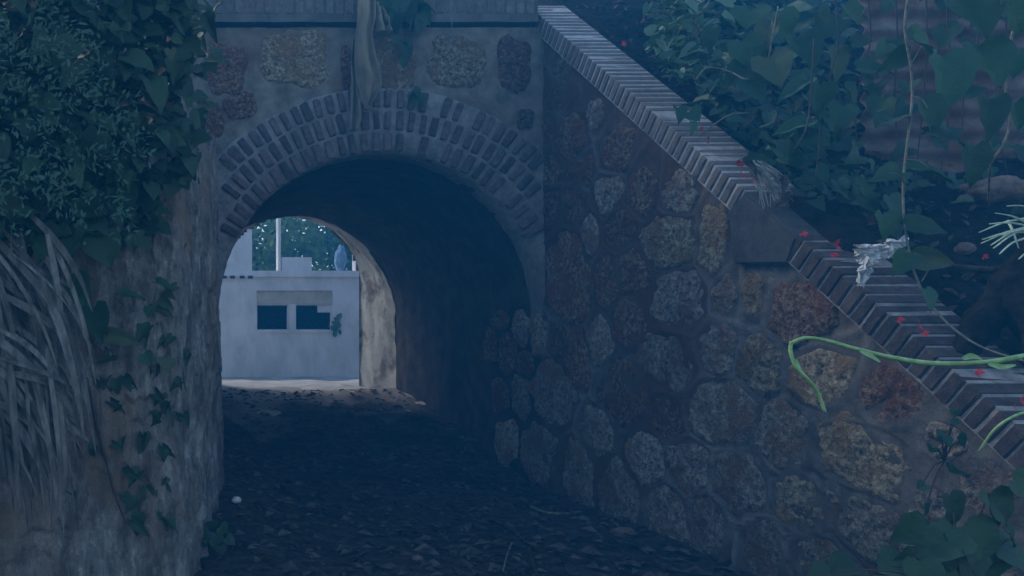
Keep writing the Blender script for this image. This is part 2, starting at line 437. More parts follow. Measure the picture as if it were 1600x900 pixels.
def stone_mesh(name, hu, hv, rot, mat, seed, uax, vax, wax, depth=0.05, nr=11, ns=44, power=2.8, ragged=0.24, limit=None):
    """A rough quarried stone: superellipse outline, pitted face, sides sunk into the mortar."""
    off = Vector((seed * 3.17, seed * 1.31, seed * 0.77)); V = []; Fc = []
    ca, sa = math.cos(rot), math.sin(rot)
    for k in range(nr + 1):
        t = k / nr
        for q in range(ns if k else 1):
            a = 2 * PI * q / ns
            c, s = math.cos(a), math.sin(a)
            pw = power + 1.6 * math.sin(seed * 2.3) ** 2; rr = (abs(c) ** pw + abs(s) ** pw) ** (-1 / pw)
            if limit: rr = min(rr * 1.26, limit[q])
            rr *= 1 + ragged * mnoise.noise(Vector((c * 1.3, s * 1.3, 0)) + off) + ragged * 0.55 * mnoise.noise(Vector((c * 4.5, s * 4.5, 3)) + off)
            u = c * rr * hu * t; v = s * rr * hv * t
            u, v = u * ca - v * sa, u * sa + v * ca
            p = Vector((u, v, 0))
            h = 0.010 * math.sqrt(max(0, 1 - t ** 3.0))
            h += 0.011 * mnoise.noise(p * 17 + off) + 0.014 * mnoise.noise(p * 38 + off) + 0.008 * mnoise.noise(p * 80 + off)
            h += 0.012 * mnoise.noise(p * 6 + off)
            if k == nr: h = -depth
            elif k == nr - 1: h = min(h, 0.006) - 0.004
            V.append(uax * u + vax * v + wax * (h + 0.004))
    for q in range(ns): Fc.append((0, 1 + q, 1 + (q + 1) % ns))
    for k in range(nr - 1):
        for q in range(ns):
            a = 1 + k * ns + q; b = 1 + k * ns + (q + 1) % ns
            Fc.append((a, a + ns, b + ns, b))
    me = mesh_of(name, V, Fc, mat, True)
    bm = bmesh.new(); bm.from_mesh(me); bmesh.ops.recalc_face_normals(bm, faces=bm.faces)
    # outwards = wax
    s = sum((f.normal.dot(wax) for f in bm.faces))
    if s < 0: bmesh.ops.reverse_faces(bm, faces=bm.faces)
    bm.to_mesh(me); bm.free()
    return me

UA, VA, WA = Vector((0, -1, 0)), Vector((0, 0, 1)), Vector((-1, 0, 0))
stones_w = []
for i, (cx, cy, hw, hh, rot, kind) in enumerate(ST):
    c = PX(cx, cy, XW); hu = 1.07 * hw * c.y ** 2 / (F * XW); hv = 1.07 * hh * c.y / F
    stones_w.append((c.y, c.z, hu, hv))

for i, (cx, cy, hw, hh, rot, kind) in enumerate(ST):
    a, b, hu, hv = stones_w[i]; rt = math.radians(rot)
    flip = [(-q[0], q[1], q[2], q[3]) for q in stones_w]            # u runs towards the viewer, against Y
    me = stone_mesh('stone', hu, hv, rt, M[kind], i + 1, UA, VA, WA, limit=cell_limit(i, flip, 44, rt))
    put('stone', me, wing, Matrix.Translation((XW, a, b)))

def ridge_field(A, B, stones):
    """bead of pointing that runs midway between neighbouring stones"""
    best = np.full(A.shape, 9.0); second = np.full(A.shape, 9.0)
    for (a, b, hu, hv) in stones:
        r = np.sqrt(((A - a) / hu) ** 2 + ((B - b) / hv) ** 2)
        d = (r - 1) * (hu * hv) ** 0.5
        second = np.minimum(np.maximum(d, best), second); best = np.minimum(best, d)
    gap = second - best
    return gap, best

ys = np.arange(11.75, 2.0, -0.022); vs = np.linspace(0, 1, 190)
YG, VG = np.meshgrid(ys, vs)
# face of the wing wall only where Y <= 7.42; the tunnel wall is its own thing
ys = ys[ys <= 7.43]; YG, VG = np.meshgrid(ys, vs)
top = np.minimum(cop_z(YG) - 0.16, 4.22)
ZG = -0.5 + (top + 0.5) * VG
gap, best = ridge_field(YG, ZG, stones_w)
pz = np.stack([YG, ZG, YG * 0], -1)
gapw = gap + 0.012 * fbm(pz * 6, 3, 5)
soft = np.clip(best / 0.03, 0, 1)
bead = np.exp(-(gapw / 0.028) ** 2) * soft * np.clip(0.55 + 1.0 * vnoise(pz * 1.3, 8), 0, 1)
crack = np.exp(-((gapw - 0.006) / 0.006) ** 2) * soft * np.clip(0.2 + 1.6 * vnoise(pz * 1.1, 18), 0, 1)
stain = np.clip(0.35 + 0.9 * fbm(pz * 1.4, 4, 44) + 0.35 * np.clip((YG - 4.9) / 1.6, -1, 1), 0, 1) * 0.85
lip = np.exp(-((best - 0.016) / 0.016) ** 2)
dis = 0.012 * fbm(pz * 2.2, 4, 1) + 0.006 * fbm(pz * 11, 3, 2) + 0.020 * bead - 0.016 * crack + 0.010 * lip
VV = np.stack([XW - dis, YG, ZG], -1).reshape(-1, 3)
face = put('wall_face', mesh_of('wall_face', VV.tolist(), grid_faces(len(ys), len(vs)), M['wing_mortar'], True), wing)
for nm, ar in (('bead', bead), ('crack', crack), ('stain', stain)): add_attr(face.data, nm, ar)
# rough core behind the face
V, Fc = [], []
prof = [(7.5, 4.2), (2.0, cop_z(2.0) - 0.25), (2.0, -0.5), (7.5, -0.5)]
prof[0] = (7.5, min(4.2, cop_z(7.5) - 0.2))
for X in (XW + 0.06, XB - 0.03):
    V += [Vector((X, y, z)) for y, z in prof]
Fc = [(0, 1, 2, 3), (7, 6, 5, 4)] + [(i, 4 + i, 4 + (i + 1) % 4, (i + 1) % 4) for i in range(4)]
put('wall_core', mesh_of('wall_core', V, Fc, M['mortar']), wing)

# coping: bricks on edge across the wall, laid square to the slope
D = Vector((0, -math.cos(AL), -math.sin(AL)))       # down the slope
N = Vector((0, -math.sin(AL), math.cos(AL)))        # square to it, upwards
PITCH = 0.0815
def on_line(Y): return Vector((0, Y, cop_z(Y)))
def chunky(c, ax, ay, az, mat, jit, name='brick', bev=0.006):
    me = bpy.data.meshes.new(name); bm = bmesh.new()
    V, Fc = [], []; box(V, Fc, (0, 0, 0), ax, ay, az)
    bv = [bm.verts.new(v) for v in V]
    for f in Fc: bm.faces.new([bv[i] for i in f])
    bmesh.ops.recalc_face_normals(bm, faces=bm.faces)
    bmesh.ops.bevel(bm, geom=bm.edges[:], offset=bev, segments=1, affect='EDGES', profile=0.5)
    for v in bm.verts:
        v.co += Vector((R.uniform(-1, 1), R.uniform(-1, 1), R.uniform(-1, 1))) * jit
    bm.to_mesh(me); bm.free(); me.materials.append(mat)
    return me

def coping_run(y0, y1, jit, tilt, mat, bed, fill=0.352):
    n = int(round((y0 - y1) / math.cos(AL) / PITCH))
    rows = []
    for k in range(n):
        p = on_line(y0) + D * (PITCH * (k + 0.5))
        rows.append(p)
    # mortar bed between the bricks
    a, b = on_line(y0), on_line(y1)
    V, Fc = [], []
    c = (a + b) / 2 - N * 0.078; c.x = (XC + XB) / 2 + 0.001
    box(V, Fc, c, Vector(((XB - XC) / 2 - 0.003, 0, 0)), D * ((b - a).length / 2), N * 0.0765)
    put('mortar_bed', mesh_of('mortar_bed', V, Fc, bed), wing)
    for k, p in enumerate(rows):
        tl = tilt * mnoise.noise(Vector((k * 0.33, 2.7, tilt * 9))) + R.uniform(-0.3, 0.3) * tilt * 0.4
        rot = Matrix.Rotation(tl, 3, 'X')
        d, nn = rot @ D, rot @ N
        lift = 0.003 + abs(tl) * 0.05 + R.uniform(-0.001, 0.002) + jit * R.uniform(-1, 1)
        front = XC - 0.003 + R.uniform(-0.003, 0.002) - jit * R.uniform(0, 1)
        wd = (XB - front) / 2
        me = chunky(None, Vector((wd, 0, 0)), d * (PITCH * fill + R.uniform(-0.003, 0.002)), nn * 0.074, mat, jit)
        c = p - N * (0.077 - lift); c.x = front + wd
        put('brick', me, wing, Matrix.Translation(c))
coping_run(7.62, 4.905, 0.0022, 0.03, M['coping'], M['joint'])
coping_run(4.535, 2.1, 0.0035, 0.035, M['oldbrick'], M['joint2'], 0.41)

# plain cement block that interrupts the coping
pts = [PX(1166, 299, XC), PX(1247, 371, XC), PX(1231, 412, XC), PX(1147, 413, XC), PX(1140, 331, XC)]
bm = bmesh.new()
fr = [bm.verts.new((XC - 0.012, p.y, p.z)) for p in pts]
bk = [bm.verts.new((XB + 0.02, p.y, p.z)) for p in pts]
bm.faces.new(fr); bm.faces.new(bk[::-1])
for i in range(5): bm.faces.new((fr[i], bk[i], bk[(i + 1) % 5], fr[(i + 1) % 5]))
bmesh.ops.recalc_face_normals(bm, faces=bm.faces)
bmesh.ops.bevel(bm, geom=bm.edges[:], offset=0.012, segments=2, affect='EDGES')
bmesh.ops.triangulate(bm, faces=[f for f in bm.faces if len(f.verts) > 4])
bmesh.ops.subdivide_edges(bm, edges=bm.edges[:], cuts=3, use_grid_fill=True)
for v in bm.verts: v.co.x += 0.012 * mnoise.noise(v.co * 5)
me = bpy.data.meshes.new('cement_block'); bm.to_mesh(me); bm.free(); me.materials.append(M['block'])
put('cement_block', me, wing)

# ------------------------------------------------------------------ portal: brick arch, spandrel, parapet
YP = 7.40; ACX, ACZ, AR = 2.24, 1.474, 1.5
portal = empty('tunnel_portal', (ACX, YP, -0.1), 'front wall of the tunnel with three brick arch rings, ochre stones and a parapet', 'wall')
PST = [(461,92,52,42,0,'ochre'),(617,100,30,42,0,'ochre'),(716,97,43,42,0,'ochre'),(804,100,24,42,0,'rust'),
       (352,105,30,42,0,'rust'),(375,165,24,22,20,'rust'),(330,190,20,28,0,'rust'),(542,105,8,34,0,'rust'),(820,185,12,16,0,'rust')]
stones_p = []
UX, WY = Vector((1, 0, 0)), Vector((0, -1, 0))
for i, (cx, cy, hw, hh, rot, kind) in enumerate(PST):
    c = P(cx, cy, YP); hu = 1.12 * hw * YP / F; hv = 1.06 * hh * YP / F
    stones_p.append((c.x, c.z, hu, hv))
    put('stone', stone_mesh('stone', hu, hv, math.radians(rot), M[kind], 200 + i, UX, VA, WY, power=3.2), portal, Matrix.Translation(c))
xs = np.arange(-1.2, 3.77, 0.022); zs = np.arange(-0.4, 4.14, 0.022)
XG, ZG = np.meshgrid(xs, zs)
gap, best = ridge_field(XG, ZG, stones_p)
pz = np.stack([XG, ZG, XG * 0 + 4], -1)
dis = 0.010 * fbm(pz * 2.5, 4, 31) + 0.007 * fbm(pz * 10, 3, 32) - 0.010 * np.clip(1 - best / 0.06, 0, 1)
VV = np.stack([XG, YP - dis, ZG], -1).reshape(-1, 3)
rad = np.hypot(XG - ACX, ZG - ACZ)
inside = ((rad < AR + 0.10) & (ZG > ACZ - 0.05)) | ((np.abs(XG - ACX) < AR) & (ZG <= ACZ))
nu = len(xs)
put('spandrel', mesh_of('spandrel', VV.tolist(), grid_faces(len(xs), len(zs), lambda i, j: not (inside[j, i] and inside[j + 1, i + 1])), M['spandrel'], True), portal)
# mortar of the rings: an annulus with depth, edges irregular
V, Fc = [], []; NS = 150; a0, a1 = -0.06, PI + 0.06
for k in range(NS + 1):
    a = a0 + (a1 - a0) * k / NS; c, s = math.cos(a), math.sin(a)
    for (r, y) in ((AR + 0.004, YP + 0.28), (AR + 0.004, YP - 0.012), (AR + 0.2, YP - 0.016), (AR + 0.4, YP - 0.016), (AR + 0.6, YP - 0.013), (AR + 0.62, YP + 0.05)):
        r2 = r + 0.010 * mnoise.noise(Vector((a * 9, r * 5, 0))) + 0.006 * mnoise.noise(Vector((a * 40, r * 5, 0)))
        V.append(Vector((ACX + c * r2, y + 0.006 * mnoise.noise(Vector((c * r * 9, s * r * 9, 1))), ACZ + s * r2)))
for k in range(NS):
    xm = V[k * 6 + 4].x
    for q in range(5):
        if q >= 1 and not (0.70 < V[k * 6 + q].x < 3.80): continue
        a = k * 6 + q; Fc.append((a, a + 6, a + 7, a + 1))
put('ring_mortar', mesh_of('ring_mortar', V, Fc, M['mortar_pale'], True), portal)
for ring in range(3):
    rc = AR + 0.10 + 0.2 * ring
    n = int(PI * rc / 0.107)
    for k in range(n):
        a = PI * (k + 0.5) / n + R.uniform(-0.004, 0.004)
        c, s = math.cos(a), math.sin(a)
        x = ACX + c * rc; z = ACZ + s * rc
        if not (0.80 < x < 3.66): continue
        if R.random() < 0.02 and ring: continue                       # a brick fallen out
        er, et = Vector((c, 0, s)), Vector((-s, 0, c))
        tl = Matrix.Rotation(R.uniform(-0.05, 0.05), 3, 'Y')
        dy = R.uniform(-0.005, 0.004) if R.random() > 0.05 else 0.03
        me = chunky(None, tl @ er * (0.089 + R.uniform(-0.008, 0.004)), tl @ et * (0.033 + R.uniform(-0.006, 0.005)), Vector((0, 0.05, 0)), M['brick'], 0.006, bev=0.011)
        put('brick', me, portal, Matrix.Translation((x, YP + 0.013 + dy, z)))
# parapet: course of rendered bricks over a plain cement fillet
zt = P(0, 3, YP).z; zm = P(0, 24, YP).z; zb = P(0, 37, YP).z
V, Fc = bx(-1.2, 3.66, YP - 0.045, YP + 0.30, zb, zm - 0.002)
me = mesh_of('parapet_fillet', V, Fc, M['cement'])
bm = bmesh.new(); bm.from_mesh(me); bmesh.ops.subdivide_edges(bm, edges=[e for e in bm.edges if abs(e.verts[0].co.x - e.verts[1].co.x) > 1], cuts=70, use_grid_fill=True)
for v in bm.verts:
    v.co.y += 0.008 * mnoise.noise(v.co * 4); v.co.z += 0.006 * mnoise.noise(v.co * 7)
bm.to_mesh(me); bm.free()
put('parapet_fillet', me, portal)
V, Fc = bx(-1.2, 3.66, YP - 0.035, YP + 0.30, zm, zt + 0.10)
put('mortar_bed', mesh_of('mortar_bed', V, Fc, M['cement']), portal)
x = -1.1
while x < 3.62:
    me = chunky(None, Vector((0.036, 0, 0)), Vector((0, 0.16, 0)), Vector((0, 0, (zt + 0.104 - zm) / 2 - 0.002)), M['coping'], 0.003)
    put('brick', me, portal, Matrix.Translation((x, YP + 0.12 + R.uniform(-0.004, 0.003), (zm + zt + 0.104) / 2)))
    x += 0.092
# jambs of the arch, below the spring
V, Fc = bx(ACX - AR - 0.35, ACX - AR + 0.004, YP + 0.0, YP + 0.3, -0.5, ACZ + 0.02)
put('jamb', mesh_of('jamb', V, Fc, M['plaster']), portal)

# ------------------------------------------------------------------ tunnel
YE = 11.7
tunnel = empty('tunnel_vault', (ACX, 9.5, 0), 'shade-darkened barrel vault running through the embankment with a whitewashed far end', 'tunnel')
def section(cx, cz, r, zfloor, n=64):
    pts = [(cx + r, zfloor + (cz - zfloor) * t) for t in np.linspace(0, 1, 14)[:-1]]
    pts += [(cx + r * math.cos(a), cz + r * math.sin(a)) for a in np.linspace(0, PI, n)]
    pts += [(cx - r, cz + (zfloor - cz) * t) for t in np.linspace(0, 1, 14)[1:]]
    return np.array(pts)
def loft(secs, amp, seed):
    V = []; n = len(secs[0][1])
    for Y, s in secs:
        p = np.concatenate([s, np.full((n, 1), Y)], 1)[:, [0, 2, 1]]
        c = np.array([ACX, Y, ACZ]); d = p - c; d /= np.linalg.norm(d, axis=1, keepdims=True)
        p = p + d * (amp * fbm(p * np.array([2.2, 2.2, 2.2]), 4, seed) + amp * 0.4 * fbm(p * 9, 3, seed + 9))[:, None]
        V.append(p)
    return np.concatenate(V), grid_faces(n, len(secs))
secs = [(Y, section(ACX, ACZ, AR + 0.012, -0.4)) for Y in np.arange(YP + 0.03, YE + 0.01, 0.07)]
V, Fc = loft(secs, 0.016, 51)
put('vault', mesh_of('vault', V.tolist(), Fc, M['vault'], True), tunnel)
secs = []
for t in np.linspace(0, 1, 20):
    cx = ACX + (2.36 - ACX) * t; r = AR + 0.014 + (1.10 - AR) * t; cz = ACZ + (2.0 - ACZ) * t
    secs.append((YE + 0.01 + 0.85 * t, section(cx, cz, r, -0.4)))
V, Fc = loft(secs, 0.035, 61)
put('splayed_end', mesh_of('splayed_end', V.tolist(), Fc, M['whitewash'], True), tunnel)
# outer wall of the embankment on the yard side
YO = YE + 0.86
xs = np.arange(-3, 9.01, 0.05); zs = np.arange(-0.4, 4.31, 0.05)
XG, ZG = np.meshgrid(xs, zs)
ins = (np.hypot(XG - 2.36, ZG - 2.0) < 1.12) | ((np.abs(XG - 2.36) < 1.12) & (ZG < 2.0))
back = put('end_wall', mesh_of('end_wall', np.stack([XG, XG * 0 + YO, ZG], -1).reshape(-1, 3).tolist(),
    grid_faces(len(xs), len(zs), lambda i, j: not (ins[j, i] and ins[j + 1, i + 1] and ins[j, i + 1] and ins[j + 1, i])), M['whitewash']), tunnel)

# ------------------------------------------------------------------ left wing wall (plastered)
LW = [(0.66, 7.46, 3.25), (0.60, 6.9, 3.05), (0.52, 6.2, 2.85), (0.43, 5.6, 2.7), (0.33, 5.05, 2.5), (0.26, 4.78, 2.45), (0.15, 4.67, 2.5), (-0.1, 4.60, 2.7), (-0.7, 4.50, 3.0), (-1.6, 4.36, 3.1), (-2.6, 4.2, 3.1)]
def wall_y(px):
    return 4.62 + (px - 296) * 0.0012 if px < 296 else 4.62 + (px - 296) / 45 * 2.6
pp = spline([(a, b, c) for a, b, c in LW], 420)
left = empty('plastered_wall', (0.2, 4.7, -0.1), 'flaking streaked plaster wing wall on the left of the tunnel under ivy', 'wall')
NV = 230; V = []
arr = np.array([tuple(p) for p in pp])
tang = np.gradient(arr[:, :2], axis=0); tang /= np.linalg.norm(tang, axis=1, keepdims=True)
nor = np.stack([-tang[:, 1], tang[:, 0]], -1)
for j in range(NV):
    t = j / (NV - 1)
    z = -0.5 + (arr[:, 2] + 0.5) * t
    p3 = np.stack([arr[:, 0], arr[:, 1], z], -1)
    d = 0.05 * fbm(p3 * np.array([2.0, 2.0, 0.7]), 4, 71) + 0.018 * fbm(p3 * np.array([9, 9, 1.4]), 3, 72)
    fl = vnoise(p3 * np.array([7, 7, 2.6]), 73) + 0.5 * vnoise(p3 * np.array([22, 22, 6]), 75)
    d = d + np.where(fl > 0.15, 0.022, 0) - np.where(fl < -0.45, 0.018, 0) + 0.008 * fbm(p3 * 18, 3, 74)
    d = d - 0.10 * t + 0.10
    sgn = -1.0
    V.append(np.stack([arr[:, 0] + sgn * nor[:, 0] * d * -1, arr[:, 1] + sgn * nor[:, 1] * d * -1, z], -1))
V = np.concatenate(V)
lface = put('wall_face', mesh_of('wall_face', V.tolist(), grid_faces(len(arr), NV), M['plaster'], True), left)

# ------------------------------------------------------------------ banks
def bank_z(X, Y):
    z = np.minimum(cop_z(Y) - 0.10, 4.25 + np.clip((X - 3.98) * 2.2, 0, 1.9) + 0.06 * np.clip(Y - 7, 0, 6))
    z = z + 0.15 * np.exp(-((Y - 4.62) / 0.30) ** 4) * (1 - sst(4.05, 4.5, X)) * sst(3.76, 3.90, X)
    p = np.stack([X, Y, X * 0], -1)
    return z + 0.07 * fbm(p * 1.7, 4, 81) * np.clip((X - 4.1) / 0.3, 0.15, 1) + 0.03 * np.clip((X - 3.9) / 0.3, 0.3, 1) * fbm(p * 7, 3, 82)
gx = np.concatenate([np.arange(3.80, 7.5, 0.05), np.geomspace(7.6, 40, 12)]); gy = np.concatenate([np.arange(1.4, 8.6, 0.05), np.arange(9, YO + 0.01, 0.5), [YO]])
XX, YY = np.meshgrid(gx, gy); ZZ = np.maximum(bank_z(XX, YY), -0.4)
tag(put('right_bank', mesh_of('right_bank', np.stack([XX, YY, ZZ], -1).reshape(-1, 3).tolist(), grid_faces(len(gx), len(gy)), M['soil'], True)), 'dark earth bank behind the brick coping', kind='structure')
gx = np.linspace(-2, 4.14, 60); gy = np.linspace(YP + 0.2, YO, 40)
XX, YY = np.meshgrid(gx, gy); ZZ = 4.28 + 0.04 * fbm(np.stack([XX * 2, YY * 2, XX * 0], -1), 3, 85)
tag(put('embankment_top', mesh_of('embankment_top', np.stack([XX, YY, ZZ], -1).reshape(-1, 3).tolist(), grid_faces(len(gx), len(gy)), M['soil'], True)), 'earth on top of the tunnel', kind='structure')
gy = np.concatenate([np.arange(4.15, 7.7, 0.07), np.arange(8, YO, 0.5), [YO]])
wx = np.interp(gy, [b for a, b, c in LW][::-1], [a for a, b, c in LW][::-1]) - 0.04
tt = np.concatenate([np.linspace(0, 4, 55), np.geomspace(4.2, 38, 10)])
XX = wx[None, :] * 1.0 - tt[:, None]; YY = np.repeat(gy[None, :], len(tt), 0)
ZZ = np.minimum(2.42 + 0.28 * np.clip(YY - 4.6, 0, 9) + 0.8 * np.clip(tt[:, None] - .15, 0, 9), 4.3)
ZZ = ZZ + 0.09 * fbm(np.stack([XX * 1.5, YY * 1.5, XX * 0], -1), 4, 88)
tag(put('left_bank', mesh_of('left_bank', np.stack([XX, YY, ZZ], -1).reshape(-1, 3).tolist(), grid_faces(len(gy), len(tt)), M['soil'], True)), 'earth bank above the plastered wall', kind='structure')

# ------------------------------------------------------------------ leaves
def heart_mesh(name, mat, fold, curl, seed, slim=1.0):
    W = [0.20, 0.44, 0.52, 0.50, 0.40, 0.26, 0.12, 0.0]
    EV = [-0.13, -0.06, 0.12, 0.32, 0.52, 0.71, 0.87, 1.0]
    MV = [0.0, 0.08, 0.22, 0.38, 0.55, 0.72, 0.87, 1.0]
    V, Fc = [], []; rr = random.Random(seed)
    for k in range(8):
        for q, fu in enumerate((-1, -0.5, 0, 0.5, 1)):
            u = W[k] * fu * slim; v = MV[k] + (EV[k] - MV[k]) * abs(fu) ** 1.5 - 0.45
            z = fold * abs(u) - curl * (v + 0.45) ** 2 - 0.10 * u * u * 4 * fold + 0.03 * math.sin(k * 2.2 + fu * 2 + seed)
            if abs(fu) == 0.5: z += 0.022 * (1 if k % 2 else -1)
            if abs(fu) == 1: u *= 1 + rr.uniform(-0.06, 0.06)
            V.append((u, v, z))
    for k in range(7):
        for q in range(4):
            a = k * 5 + q; Fc.append((a, a + 1, a + 6, a + 5))
    return mesh_of(name, V, Fc, mat, True)
LEAFS = {}
for key in ('ivy', 'vine', 'pale', 'bush'):
    LEAFS[key] = [heart_mesh('leaf', M[key], R.uniform(0.15, 0.55), R.uniform(0.02, 0.35), s, 0.62 if key == 'bush' else 1.0) for s in range(6)]
LEAFS['slim'] = [heart_mesh('leaf', M['ivy'], R.uniform(0.4, 1.0), R.uniform(0.2, 0.7), s + 80, R.uniform(.5, .8)) for s in range(6)]
DEADM = [heart_mesh('dead_leaf', M['dead'], R.uniform(0.3, 0.9), R.uniform(0.1, 0.7), s + 50, 0.7) for s in range(4)]

def leaf_matrix(c, tip, nrm, length, width):
    t = Vector(tip).normalized(); n = Vector(nrm); n = (n - t * n.dot(t)).normalized()
    s = t.cross(n)
    m = Matrix((s * width, t * length, n * length)).transposed().to_4x4()
    return Matrix.Translation(c) @ m

def leaf(parent, kind, c, tip, nrm, length, width, name='leaf'):
    return put(name, R.choice(LEAFS[kind]), parent, leaf_matrix(c, tip, nrm, length, width))

def leaf_px(parent, kind, px, py, wpx, hpx, Y, ang=None, face=None):
    """leaf that spans wpx x hpx at distance Y; ang = direction of the tip in the picture, 0 = down"""
    a = math.radians(R.uniform(-35, 35) if ang is None else ang)
    k = Y / F
    tip = Vector((math.sin(a), R.uniform(-0.6, 0.3), -math.cos(a)))
    n = Vector(face or (R.uniform(-0.8, 0.5), -1, R.uniform(0.0, 1.3)))
    ln, wd = (hpx * k * 1.05, wpx * k * 1.02)
    return leaf(parent, kind, P(px, py, Y), tip, n, ln, wd)

# ---- right: climbing vine on a long stem, in front of the sheet
vine = empty('climbing_vine', P(1600, 560, 3.3), 'tall climbing vine with large heart shaped leaves rising over the brick coping at the right', 'plant')
tube_obj('stem', [P(1424, -30, 3.9), P(1414, 40, 3.9), P(1424, 110, 3.9), P(1425, 160, 3.9), P(1418, 220, 3.85), P(1411, 300, 3.8), P(1420, 390, 3.75), P(1450, 470, 3.7), P(1520, 535, 3.55), P(1620, 570, 3.35)], 0.0058, 0.0045, M['stem'], vine, 60)
for a in [(1443,68,64,36,3.95,80),(1483,128,72,88,4.2,5),(1450,182,46,58,3.95,10),(1476,212,50,30,3.9,70),(1455,268,62,30,3.85,85),(1385,275,52,32,3.8,-75),
          (1362,258,14,20,3.8,10),(1353,292,24,32,3.8,-20),(1385,190,54,38,3.9,-70),(1385,352,36,40,3.8,0),(1446,358,56,32,3.75,80),(1408,412,36,38,3.7,-25),
          (1457,407,50,32,3.7,75),(1452,467,36,36,3.65,5),(1372,165,36,32,4.0,-40),(1400,95,40,30,4.0,-60)]:
    px, py, wp, hp, Y, an = a
    if abs(an) > 45: wp, hp = hp * 1.1, wp
    leaf_px(vine, 'vine', px, py, wp, hp, Y, an)
for a, b in (((1420, 335), (1446, 352)), ((1424, 400), (1408, 404)), ((1440, 440), (1452, 420)), ((1412, 285), (1388, 270)), ((1414, 250), (1450, 262)), ((1424, 150), (1450, 170)), ((1424, 100), (1440, 72))):
    tube_obj('petiole', [P(*a, 3.78), P((a[0] + b[0]) / 2 + 3, (a[1] + b[1]) / 2 - 5, 3.76), P(*b, 3.75)], 0.003, 0.002, M['stem'], vine, 6, 5)

vine2 = empty('broadleaf_vine', P(1590, 330, 3.6), 'bright broad leaved vine hanging before the rusty sheet in the top right corner', 'plant')
tube_obj('stem', [P(1610, -30, 3.8), P(1580, 60, 3.7), P(1572, 150, 3.7), P(1578, 190, 3.7), P(1568, 225, 3.7), P(1548, 260, 3.75), P(1545, 320, 4.0)], 0.006, 0.0045, M['stem'], vine2, 36)
for a in [(1548,98,62,76,3.6,3),(1523,258,38,62,3.7,0),(1548,183,40,66,3.7,-6),(1522,22,76,84,3.55,0),(1592,20,50,66,3.5,10),(1590,180,34,44,3.9,25),(1590,100,32,40,4.1,10),(1560,-10,60,50,3.7,40)]:
    px, py, wp, hp, Y, an = a
    leaf_px(vine2, 'vine', px, py, wp, hp, Y, an, (-0.25, -1, 0.25))

for k in range(95):
    px = R.uniform(1290, 1640); py = R.uniform(-40, 330)
    if 1400 < px and 60 < py < 250 and R.random() < .45: continue
    s = R.uniform(.05, .14); Y = R.uniform(4.3, 5.0)
    leaf(vine2, 'ivy' if k % 3 else 'vine', P(px, py, Y), (R.uniform(-.8, .8), -.3, R.uniform(-1, .1)), (R.uniform(-.7, .6), -.8, R.uniform(0, .9)), s * 1.2, s)
for k in range(7):
    px = 1300 + k * 45 + R.uniform(-15, 15)
    tube_obj('stem', [P(px, -40, 4.8), P(px + R.uniform(-12, 12), 60, 4.75), P(px + R.uniform(-14, 14), 160, 4.7), P(px + R.uniform(-30, 30), 290, 4.6)], .005, .003, M['darkstem'], vine2, 16, 5)

# ---- right: creeper smothering the bank beside the coping
creep = empty('bank_creeper', (4.5, 5.8, 3.0), 'dense creeper with heart shaped leaves spilling towards the brick coping', 'plant')
for a in [(1257,82,52,62,4.9,10),(1240,140,62,42,4.7,-60),(1280,155,44,46,4.7,0),(1237,200,54,30,4.6,-75),(1300,200,54,34,4.7,70),(1222,236,40,32,4.55,20),(1205,228,44,30,4.6,60),
          (1110,60,36,34,5.4,0),(1085,180,30,20,5.3,40),(1062,178,24,26,5.2,0),(1082,200,26,22,5.2,0),(1170,28,50,40,5.2,-30),(1168,85,46,50,5.1,15),(1195,60,48,52,5.1,-15),
          (1150,120,50,40,5.1,-50),(1180,140,56,44,5.0,30),(1210,110,52,56,4.9,0),(1225,40,50,44,5.1,20),(1290,40,54,48,5.0,-30),(1310,100,50,52,4.9,5),(1330,150,44,40,4.8,30)]:
    px, py, wp, hp, Y, an = a
    if abs(an) > 45: wp, hp = hp, wp
    leaf_px(creep, 'vine' if R.random() < .7 else 'bush', px, py, wp, hp, Y, an)
def on_bank(px, py, lift=0.0):
    """where the sight line of a pixel meets the bank"""
    lo, hi = 2.0, 12.0
    for _ in range(40):
        mid = (lo + hi) / 2; p = P(px, py, mid)
        if p.z < cop_z(mid) - 0.1 + lift: hi = mid
        else: lo = mid
    return mid
tube_obj('stem', [P(1088, 125, 5.2), P(1105, 106, 5.15), P(1140, 112, 5.1), P(1165, 124, 5.0), P(1185, 120, 5.0), P(1200, 95, 4.95), P(1208, 50, 4.9), P(1216, 10, 4.9)], 0.006, 0.004, M['stem'], creep, 40, 6)
tube_obj('stem', [P(1092, 212, 5.1), P(1115, 195, 5.05), P(1140, 180, 5.0), P(1170, 176, 4.95)], 0.006, 0.003, M['stem'], creep, 14, 6)
tube_obj('stem', [P(1240, 235, 4.5), P(1258, 205, 4.5), P(1266, 160, 4.6), P(1272, 60, 4.7)], 0.005, 0.004, M['darkstem'], creep, 20, 6)
n = 0
while n < 235:
    px = R.uniform(1005, 1350); py = R.uniform(-45, 300)
    edge = 1010 + 0.86 * max(0, py - 60) + 18 * math.sin(py * 0.07)
    if px < edge + 16: continue
    if py > 235 and R.random() < .6: continue
    if px > 1290 and py > 60 and R.random() < .75: continue
    Y = on_bank(px, py, R.uniform(0.08, 0.45))
    s = R.uniform(0.05, 0.14) if R.random() < .75 else R.uniform(.14, .19)
    leaf(creep, 'vine' if R.random() < .75 else 'bush', P(px, py, Y), (R.uniform(-1, 1), -0.6 + R.uniform(-.5, .4), R.uniform(-1, 0.4)), (R.uniform(-1, .7), -0.8, R.uniform(-0.1, 1.6)), s * R.uniform(1.0, 1.4), s)
    n += 1
